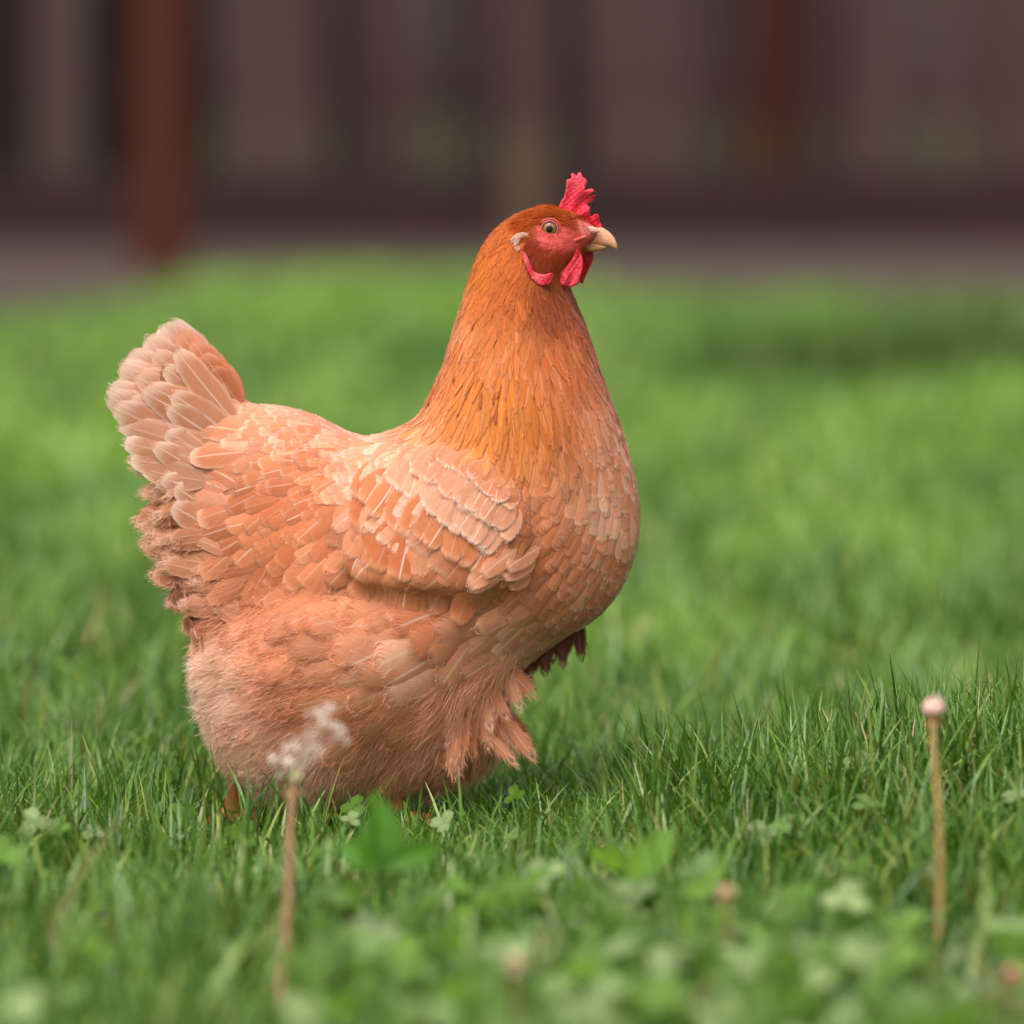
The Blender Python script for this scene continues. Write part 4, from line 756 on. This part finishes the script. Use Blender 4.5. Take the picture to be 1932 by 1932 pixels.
row([(664, 985), (690, 1030), (716, 1062), (750, 1088), (790, 1102), (836, 1108), (884, 1100)], 10, 46, -105, 22, .4, (206, 118, 70), (224, 152, 108), .9, 1.3, .1)
row([(672, 930), (700, 960), (740, 985), (790, 1010), (840, 1045), (890, 1062)], 10, 40, -80, 20, .5, (214, 130, 82), (234, 170, 130), 1., 1.8, .2)
row([(700, 890), (740, 908), (776, 930), (820, 965), (870, 1000), (920, 1030)], 16, 34, -62, 15, .4, (228, 160, 122), (248, 210, 184), 1., 2.3, .3)
row([(762, 884), (790, 888), (850, 925), (905, 965), (945, 1000)], 16, 30, -54, 14, .4, (224, 152, 112), (244, 202, 174), .9, 2.6, .4)
row([(815, 872), (840, 876), (895, 905), (945, 945)], 13, 24, -44, 13.5, .3, (214, 132, 84), (244, 204, 178), .7, 2.5, .4)
wingq = []
for (x0, y0, x1, y1, ww) in [(962, 1040, 886, 1098, 13), (966, 1030, 882, 1088, 14), (975, 1020, 906, 1066, 13), (1010, 1040, 948, 1076, 13), (1018, 1020, 950, 1052, 13), (1000, 1070, 960, 1098, 10)]:
    wingq.append((x0, y0, x1, y1, ww*1.15, 0, 1.5, .1, (218, 146, 108), (238, 184, 152), .5, .4))
quills(2, wingq, 3.6, .4)
thq = []
for i in range(20):     # loose tuft at the front edge of the thigh
    x0 = rng.uniform(850, 955); y0 = rng.uniform(1240, 1350)+(960-x0)*.25; l = rng.uniform(65, 105); an = math.radians(112-(x0-800)*.36+rng.normal(0, 12))
    thq.append((x0, y0, x0+l*math.cos(an), y0+l*math.sin(an), rng.uniform(9, 15), 24+(960-x0)*.18, rng.uniform(-2, 5), .4, *[((214, 142, 102), (228, 170, 134)), ((226, 162, 124), (238, 192, 162)), ((204, 130, 90), (222, 160, 122))][rng.integers(3)], .5, 3.5))
for i in range(16):     # far side feathers below the keel, recess shade put into their dark colour
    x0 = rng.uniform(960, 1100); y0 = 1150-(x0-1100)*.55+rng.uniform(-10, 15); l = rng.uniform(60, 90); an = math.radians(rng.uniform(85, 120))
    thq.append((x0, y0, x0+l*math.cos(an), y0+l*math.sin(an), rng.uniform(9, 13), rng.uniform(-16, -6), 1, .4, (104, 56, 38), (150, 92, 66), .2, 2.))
quills(5, thq)
# down over belly and flank: many soft threads standing off the skin
pd = area*(cen[:, 1] < .003); cgx, cgy = PX(cen[:, 0]), PY(cen[:, 2])
fz = gcen[:, 7]; pd = pd*np.clip((fz-2.5)/5, 0, 1)**2*(.12+.88*np.clip((560-cgx)/80, 0, 1)+.88*np.clip((cgy-1400)/50, 0, 1)*(cgx > 560))*(cgy > 1000)
def down(nd, pd, Lr, width, liftr, bright=(.85, 1.12), segs=4, clump=.35):
    ti = rng.choice(len(tr), nd, p=pd/pd.sum()); r1, r2 = np.sqrt(rng.random(nd)), rng.random(nd)
    p = v0[ti]*(1-r1)[:, None]+v1[ti]*(r1*(1-r2))[:, None]+v2_[ti]*(r1*r2)[:, None]; nn = bno[tr[ti, 0]]; gq = guide(PX(p[:, 0]), PY(p[:, 2]))
    t = np.c_[gq[:, 0], np.zeros(nd), -gq[:, 1]]; t -= nn*np.sum(t*nn, 1)[:, None]; t /= np.linalg.norm(t, axis=1)[:, None]+1e-9; b = np.cross(nn, t)
    sw = gnoise(PX(p[:, 0])*.06, PY(p[:, 2])*.06, 6)*.5+rng.normal(0, .22, nd); lf = rng.uniform(*liftr, nd)
    ln = rng.uniform(*Lr, nd); q = p+nn*.0012; pts = [q]
    for k_ in range(segs-1):
        a_ = sw*(k_+1)/(segs-1); d = t*np.cos(a_)[:, None]+b*np.sin(a_)[:, None]+nn*(lf*(1-.35*k_/(segs-1)))[:, None]+rng.normal(0, .08, (nd, 3)); d /= np.linalg.norm(d, axis=1)[:, None]; q = q+d*(ln/(segs-1))[:, None]; pts.append(q)
    pts = np.stack(pts, 1); wv_ = np.cross(t, nn+rng.normal(0, .4, nn.shape)); wv_ /= np.linalg.norm(wv_, axis=1)[:, None]
    ww = width*np.linspace(1, .25, segs)[None, :, None]; Vv = np.stack([pts-wv_[:, None]*ww, pts+wv_[:, None]*ww], 2)
    base = np.arange(nd)[:, None]*segs*2; r = np.arange(segs-1)[None]*2; a_ = base+r; Ff = np.stack([a_, a_+1, a_+3, a_+2], -1).reshape(-1, 4)
    cc = ((gq[:, 9:12]*.45+gq[:, 12:15]*.55)*.97+.05)*rng.uniform(*bright, (nd, 1)); Cc = np.repeat(cc[:, None], segs*2, 1).reshape(-1, 3)
    return Vv.reshape(-1, 3), Ff, Cc, np.tile([.5, .5, 0], (nd*segs*2, 1)), np.zeros(nd*segs*2)
PL.setdefault('down', []).append(down(3800, area*(cen[:, 1] < .003)*np.clip((fz-2.5)/4, 0, 1)*(cgy > 1100), (.006, .013), .00009, (.8, 1.8), (.95, 1.2)))
PL.setdefault('down', []).append(down(17000, pd, (.008, .018), .00016, (.12, .6), (1.0, 1.3)))
tf = area*(cen[:, 1] < .003)*soft_in([(820, 1290), (900, 1250), (965, 1230), (975, 1300), (950, 1400), (880, 1450), (760, 1480), (740, 1440), (800, 1380)], cgx, cgy, 18)
d3 = down(3400, tf, (.014, .027), .00017, (.1, .7), (.85, 1.1)); PL['down'].append((d3[0], d3[1], np.repeat(lin((238, 186, 152))[None]*rng.uniform(.75, 1.15, (3400, 1)), 8, 0), d3[3], d3[4]))
fp = area*(cen[:, 1] < .001)*soft_in(FACE, cgx, cgy, 3)*(1-.85*soft_in(z1([(850, 600), (980, 520), (1100, 540), (1500, 600), (1500, 820), (1260, 860), (1100, 830), (950, 800), (870, 720)]), cgx, cgy, 5))
cb_ = down(1700, fp+1e-14, (.0025, .005), .00012, (.15, .4)); cb_ = (cb_[0], cb_[1], lin((158, 66, 26))[None]*rng.uniform(.7, 1.3, (len(cb_[0])//8, 1)).repeat(8, 0), cb_[3], cb_[4]); PL['face'] = [cb_]
crn = area*(cen[:, 1] < .001)*soft_in([(965, 425), (990, 405), (1040, 392), (1085, 412), (1095, 440), (1060, 425), (1010, 425), (985, 450)], cgx, cgy, 4)
cr = down(1200, crn+1e-14, (.003, .006), .00014, (.05, .18)); PL['face'].append((cr[0], cr[1], lin((190, 90, 34))[None]*rng.uniform(.6, 1.3, (len(cr[0])//8, 1)).repeat(8, 0), cr[3], cr[4]))
def emit(name, lst, parent, sides=(1, -1), mat=None):
    V, F, C, U, S, o = [], [], [], [], [], 0
    for sgn in sides:
        for v, f, c_, u_, s_ in lst:
            v = v.copy()
            if sgn < 0: v[:, 1] *= -1; f = f[:, ::-1]
            V.append(v); F.append(f+o); C.append(c_); U.append(u_); S.append(s_); o += len(v)
    ob = mesh(name, np.vstack(V), np.vstack(F), mat or FM, parent, np.vstack(C), np.vstack(U))
    at_ = ob.data.attributes.new('shaft', 'FLOAT', 'POINT'); at_.data.foreach_set('value', np.concatenate(S).astype(np.float32)); return ob
emit('neck_hackle', PL[0], hen)['label'] = 'orange pointed neck feathers'
emit('breast_plumage', PL[1], hen); emit('wing', PL[2], hen, (1,)); emit('wing', PL[2], hen, (-1,)); emit('saddle_plumage', PL[3], hen)
emit('tail', PL[4], hen, mat=FT)['label'] = 'upright pale edged buff tail'
emit('thigh_plumage', PL[5], hen, mat=FS); emit('belly_down', PL['down'], hen, mat=DM); emit('face_bristles', PL['face'], hen, mat=DM)

# --- head parts
CR = skin_mat('comb_red', (230, 38, 66), .55, .25, 1., 700, .2, .3); WR = skin_mat('wattle_red', (206, 24, 46), .45, .25, .6, 900, .14, .4)
comb = z1([(1100, 470), (1120, 400), (1150, 350), (1165, 290), (1170, 230), (1178, 192), (1214, 184), (1214, 142), (1240, 136), (1262, 158), (1285, 128), (1310, 135), (1325, 172), (1355, 190), (1362, 222), (1350, 255), (1345, 290), (1375, 282), (1412, 278), (1428, 300), (1405, 325), (1375, 345), (1400, 345), (1432, 332), (1437, 350), (1422, 385), (1390, 412), (1362, 420), (1388, 445), (1392, 480), (1388, 515), (1408, 535), (1425, 515), (1455, 512), (1475, 540), (1483, 585), (1502, 615), (1495, 645), (1450, 640), (1400, 610), (1340, 585), (1270, 565), (1215, 520), (1160, 480)])
def combcol(x, y):
    t = np.clip((430-y)/90, 0, 1)[:, None]*.6; n_ = (.5+.5*np.sin(x*.5+np.sin(y*.33)*2)*np.sin(y*.41+x*.17))[:, None]*.35
    c_ = lin((222, 26, 54))*(1-t)+lin((246, 86, 108))*t; return c_*(1-n_)+lin((196, 10, 38))*n_
def combw(x, y, w_):
    a_ = np.arctan2(445-y, x-1062); r_ = np.hypot(445-y, x-1062)
    return np.minimum(w_*.6, 6)*(1+.30*np.sin(a_*15+r_*.03)*smoothstep(20, 60, r_))+.6*np.sin(x*.55+y*.2)*np.sin(y*.47)
pl_ = smooth_poly(comb, 1.5); V, F, _ = inflate(pl_, 1.5, combw, 1.5); x_, y_ = V[:, 0], V[:, 1]
off = 4*np.sin((440-y_)*.05)*np.clip((430-y_)/60, 0, 1)-5*smoothstep(1092, 1118, x_)*np.sin(y_*.16)
mesh('comb', np.c_[X(x_), (V[:, 2]+off)*SC, Z(y_)], F, skin_mat('comb_red', (0, 0, 0), .5, .25, 1., 800, .15, .35, attr=True), hen, col=combcol(x_, y_))
wl_near = z1([(1262, 835), (1245, 880), (1215, 930), (1170, 985), (1105, 1045), (1070, 1090), (1083, 1130), (1130, 1163), (1190, 1180), (1250, 1165), (1288, 1130), (1310, 1050), (1324, 960), (1315, 900), (1285, 835)])
wl_far = z1([(1330, 830), (1405, 845), (1425, 875), (1420, 940), (1385, 1020), (1352, 1090), (1328, 1155), (1305, 1150), (1285, 1120), (1300, 1000), (1310, 900)])
yb = skinY(1080, 470)
def wcol(x, y):
    t = (.5+.5*np.sin(x*.35+np.sin(y*.2)*1.5))[:, None]*.5+.5*smoothstep(500, 535, y)[:, None]*.6; return lin((186, 10, 34))*(1-t)+lin((226, 62, 84))*t
WA = skin_mat('wattle_skin', (0, 0, 0), .45, .2, .9, 900, .15, .4, attr=True)
slab('wattle', wl_near, WA, hen, yb-.0030, .30, 3.0, 1.6, lambda x, y: -7*smoothstep(470, 530, y)+1.6*np.sin(x*.25+y*.1), .7, wcol)
slab('wattle', wl_far, skin_mat('wattle_shade', (196, 16, 34), .45, .2, .6, 900, .14, .4), hen, -yb*.55, .34, 3.2, 1.8, lambda x, y: 4*smoothstep(480, 530, y), .4)
lobe = z1([(760, 850), (790, 862), (815, 905), (845, 970), (875, 1030), (950, 1058), (1040, 1045), (1042, 1100), (1005, 1152), (935, 1160), (880, 1128), (825, 1065), (795, 985), (765, 910)])
yl = min(skinY(1000, 510), skinY(1015, 530))
slab('ear_lobe', lobe, skin_mat('lobe_pink', (0, 0, 0), .55, .2, 1., 900, .15, .3, attr=True), hen, yl-.0012, .3, 3., 1.6, lambda x, y: -1.5+.9*np.sin(x*.2), .5, lambda x, y: lin((206, 36, 60))*(1-(.5+.5*np.sin(x*.13+y*.1))[:, None]*.8)+lin((232, 104, 112))*(.5+.5*np.sin(x*.13+y*.1))[:, None]*.8)
ear = z1([(700, 735), (730, 705), (785, 690), (825, 700), (835, 722), (800, 745), (775, 785), (765, 820), (745, 810), (722, 785), (706, 765)])
slab('ear_tuft', ear, skin_mat('ear_skin', (240, 188, 166), .8, .1, .9, 900, .2), hen, skinY(985, 452)+.0002, .4, 2., 1.8, None, .5)
ep = area*(cen[:, 1] < .001)*soft_in(z1([(685, 730), (720, 698), (790, 682), (820, 698), (765, 724), (735, 780), (745, 830), (725, 820), (710, 770)]), cgx, cgy, 2)
if ep.sum() > 0:
    ed = down(330, ep, (.002, .0045), .00015, (.6, 1.2)); earlist = [(ed[0], ed[1], lin((248, 216, 198))[None]*rng.uniform(.7, 1.15, (len(ed[0])//8, 1)).repeat(8, 0), ed[3], ed[4])]; emit('ear_down', earlist, hen, (1,), DM); emit('ear_down', earlist, hen, (-1,), DM)
bk = NT('beak_horn'); tc = bk.n('ShaderNodeTexCoord').outputs['Object']; no = bk.n('ShaderNodeTexNoise', i_Vector=tc, i_Scale=420., i_Detail=4.).outputs[0]
at_ = bk.n('ShaderNodeAttribute', attribute_name='col').outputs['Color']; f_ = bk.n('ShaderNodeMapRange', i_0=no, i_1=.3, i_2=.7, i_3=.86, i_4=1.1).outputs[0]; cc_ = bk.n('ShaderNodeCombineColor', i_0=f_, i_1=f_, i_2=f_).outputs[0]
p_ = bk.n('ShaderNodeBsdfPrincipled', i_Base_Color=bk.mix(1., at_, cc_, 'MULTIPLY'), i_Roughness=.38); p_.inputs['Subsurface Weight'].default_value = .1; p_.inputs['Subsurface Scale'].default_value = .002; bk.link(p_.outputs[0], bk.out.inputs[0])
def bcol(x, y):
    t = smoothstep(1115, 1160, x)[:, None]; lo = smoothstep(455, 466, y)[:, None]
    c_ = lin((204, 140, 108))*(1-t)+lin((236, 168, 136))*t; return c_*(1-.5*lo)+lin((190, 132, 74))*.5*lo
up = z1([(1270, 790), (1310, 740), (1360, 700), (1400, 660), (1440, 640), (1490, 632), (1540, 655), (1590, 698), (1625, 750), (1643, 800), (1641, 838), (1600, 828), (1560, 812), (1500, 806), (1440, 796), (1390, 792), (1340, 806), (1300, 822)])
slab('upper_beak', up, bk.m, hen, 0, .62, 15, 1.8, None, 0, bcol)
lo_ = z1([(1290, 808), (1340, 788), (1390, 776), (1440, 780), (1500, 794), (1556, 812), (1520, 838), (1470, 850), (1400, 858), (1330, 858)])
slab('lower_beak', lo_, bk.m, hen, 0, 1.3, 10, 1.6, None, 0, lambda x, y: np.tile(lin((176, 126, 72)), (len(x), 1)))
ns = z1([(1345, 650), (1385, 625), (1440, 632), (1478, 655), (1470, 680), (1420, 678), (1380, 672)])
yn = -.0062
slab('nostril', ns, skin_mat('cere', (226, 168, 150), .6, .1, .3, 900, .05), hen, yn, .5, 3, 1.4)
slab('nostril', ns, skin_mat('cere_far', (226, 168, 150), .6, .1, .3, 900, .05), hen, -yn, .5, 3, 1.4)
gap = z1([(1395, 672), (1425, 676), (1455, 682), (1450, 692), (1420, 690), (1395, 682)])
slab('nostril_slit', gap, skin_mat('slit', (120, 70, 52), .8, 0, .1), hen, yn-.0026, .5, 1.5, 1.0)
# mouth corner fold
mc = z1([(1150, 815), (1175, 770), (1230, 740), (1300, 715), (1350, 700), (1360, 722), (1300, 750), (1240, 775), (1200, 800), (1170, 832)])
slab('mouth_fold', mc, skin_mat('fold_pink', (224, 84, 84), .5, .2, .5, 900, .1), hen, skinY(1085, 455)-.0002, .5, 4, 1.4, lambda x, y: smoothstep(1070, 1110, x)*4)
# eye
ec = at(0, 0, 0); ex, ez = float(X(z1([(1015, 645)])[0][0])), float(Z(z1([(1015, 645)])[0][1])); U = .26915/1.32505*SC   # metres per head-drawing unit
ey = skinY(PX(ex), PY(ez))
def dome(name, r, y0, bulge, mat, parent, n=16, m=40, hole=0, oy=0):
    rr = np.linspace(hole, 1, n); th = np.linspace(0, 2*np.pi, m, endpoint=False); R_, T = np.meshgrid(rr, th, indexing='ij')
    V = np.stack([ex+r*R_*np.cos(T), y0-bulge*np.sqrt(np.maximum(1-R_**2, 0)), ez+oy+r*R_*np.sin(T)], -1).reshape(-1, 3)
    i = np.arange((n-1)*m); row, c_ = i//m, i % m; F = np.c_[row*m+c_, row*m+(c_+1) % m, (row+1)*m+(c_+1) % m, (row+1)*m+c_][:, ::-1]
    return mesh(name, V, F, mat, parent)
def ring(name, R0, r0, y0, mat, parent, sy=.9, n=48, m=10, flat=1.):
    th = np.linspace(0, 2*np.pi, n, endpoint=False); ph = np.linspace(0, 2*np.pi, m, endpoint=False); T, P_ = np.meshgrid(th, ph, indexing='ij')
    rad = R0+r0*np.cos(P_)+.00006*np.sin(T*9)
    V = np.stack([ex+rad*np.cos(T), y0-r0*flat*np.sin(P_), ez+sy*rad*np.sin(T)], -1).reshape(-1, 3)
    i = np.arange(n*m); a_, b_ = i//m, i % m; F = np.c_[a_*m+b_, a_*m+(b_+1) % m, ((a_+1) % n)*m+(b_+1) % m, ((a_+1) % n)*m+b_]
    return mesh(name, V, F, mat, parent)
def gloss(name, rgb, rough=.08, coat=1.):
    k = NT(name); no = k.n('ShaderNodeTexNoise', i_Vector=k.n('ShaderNodeTexCoord').outputs['Object'], i_Scale=2500.).outputs[0]
    p_ = k.n('ShaderNodeBsdfPrincipled', i_Base_Color=k.mix(no, tuple(lin(rgb)*.75), tuple(lin(rgb)*1.25)), i_Roughness=rough); p_.inputs['Coat Weight'].default_value = coat; p_.inputs['Coat Roughness'].default_value = .03; k.link(p_.outputs[0], k.out.inputs[0]); return k.m
IR = gloss('iris', (136, 102, 58), .35, .2); PU = gloss('pupil', (6, 5, 5), .3, .0); LD = skin_mat('eyelid', (196, 92, 84), .55, .1, .4, 1500, .1); LI = skin_mat('inner_lid', (120, 84, 60), .5, 0, .1)
eye = dome('eye', 60*U, ey-.0004, .0016, IR, hen); dome('pupil', 33*U, ey-.00172, .0005, PU, eye); ring('inner_lid', 62*U, 5*U, ey-.0006, gloss('lid_rim', (70, 44, 30), .3), eye, 1.)
for R0, r0, dy in ((76, 9, -.0007), (97, 8, -.0001)): ring('eyelid', R0*U, r0*U, ey+dy, LD, hen, .97)
for nm, mt, r in (('eye', IR, 60), ): 
    e2 = dome('eye', 60*U, ey-.0004, .0016, IR, hen); e2.data.transform(__import__('mathutils').Matrix.Scale(-1, 4, (0, 1, 0))); p2 = dome('pupil', 33*U, ey-.00172, .0005, PU, e2); p2.data.transform(__import__('mathutils').Matrix.Scale(-1, 4, (0, 1, 0)))
# the same soft parts on the far side of the head
for nm in ('ear_tuft', 'ear_lobe', 'mouth_fold', 'eyelid'):
    for src in [c_ for c_ in hen.children if c_.name.split('.')[0] == nm]:
        cp = src.copy(); cp.data = src.data.copy(); cp.data.transform(__import__('mathutils').Matrix.Scale(-1, 4, (0, 1, 0))); cp.data.flip_normals(); COL.objects.link(cp); cp.parent = hen
# legs, mostly sunk in the grass
LG = skin_mat('leg_scale', (168, 100, 60), .5, .05, 1., 700, .2)
def leg(hx, hy, fx, fy, top):
    g = float(terrain(fx, fy)); k = [(hx, hy, top), (hx*.6+fx*.4-.006, hy, top*.55+g*.4), (fx, fy, g+.012)]
    v, f, c_ = tube(np.array([np.array(k[0]), (np.array(k[0])+k[1])/2, k[1], (np.array(k[1])+k[2])/2, k[2]], float), [.009, .0075, .006, .0055, .007], 12); o = mesh('leg', v, f, LG, hen)
    for an, l in ((-25, .04), (3, .046), (30, .04), (175, .02)):
        a_ = math.radians(an); d = np.array([math.cos(a_), math.sin(a_), 0]); p0 = np.array([fx, fy, g+.006])
        v, f, c_ = tube([p0, p0+d*l*.3+[0, 0, .002], p0+d*l*.65-[0, 0, .003], p0+d*l-[0, 0, .006], p0+d*(l+.010)-[0, 0, .011]], [.005, .0042, .004, .0032, .0006], 8); mesh('toe', v, f, LG, o)
leg(float(X(735)), -.015, float(X(750)), -.012, .07); leg(float(X(476)), .0, float(X(440)), .01, .085)
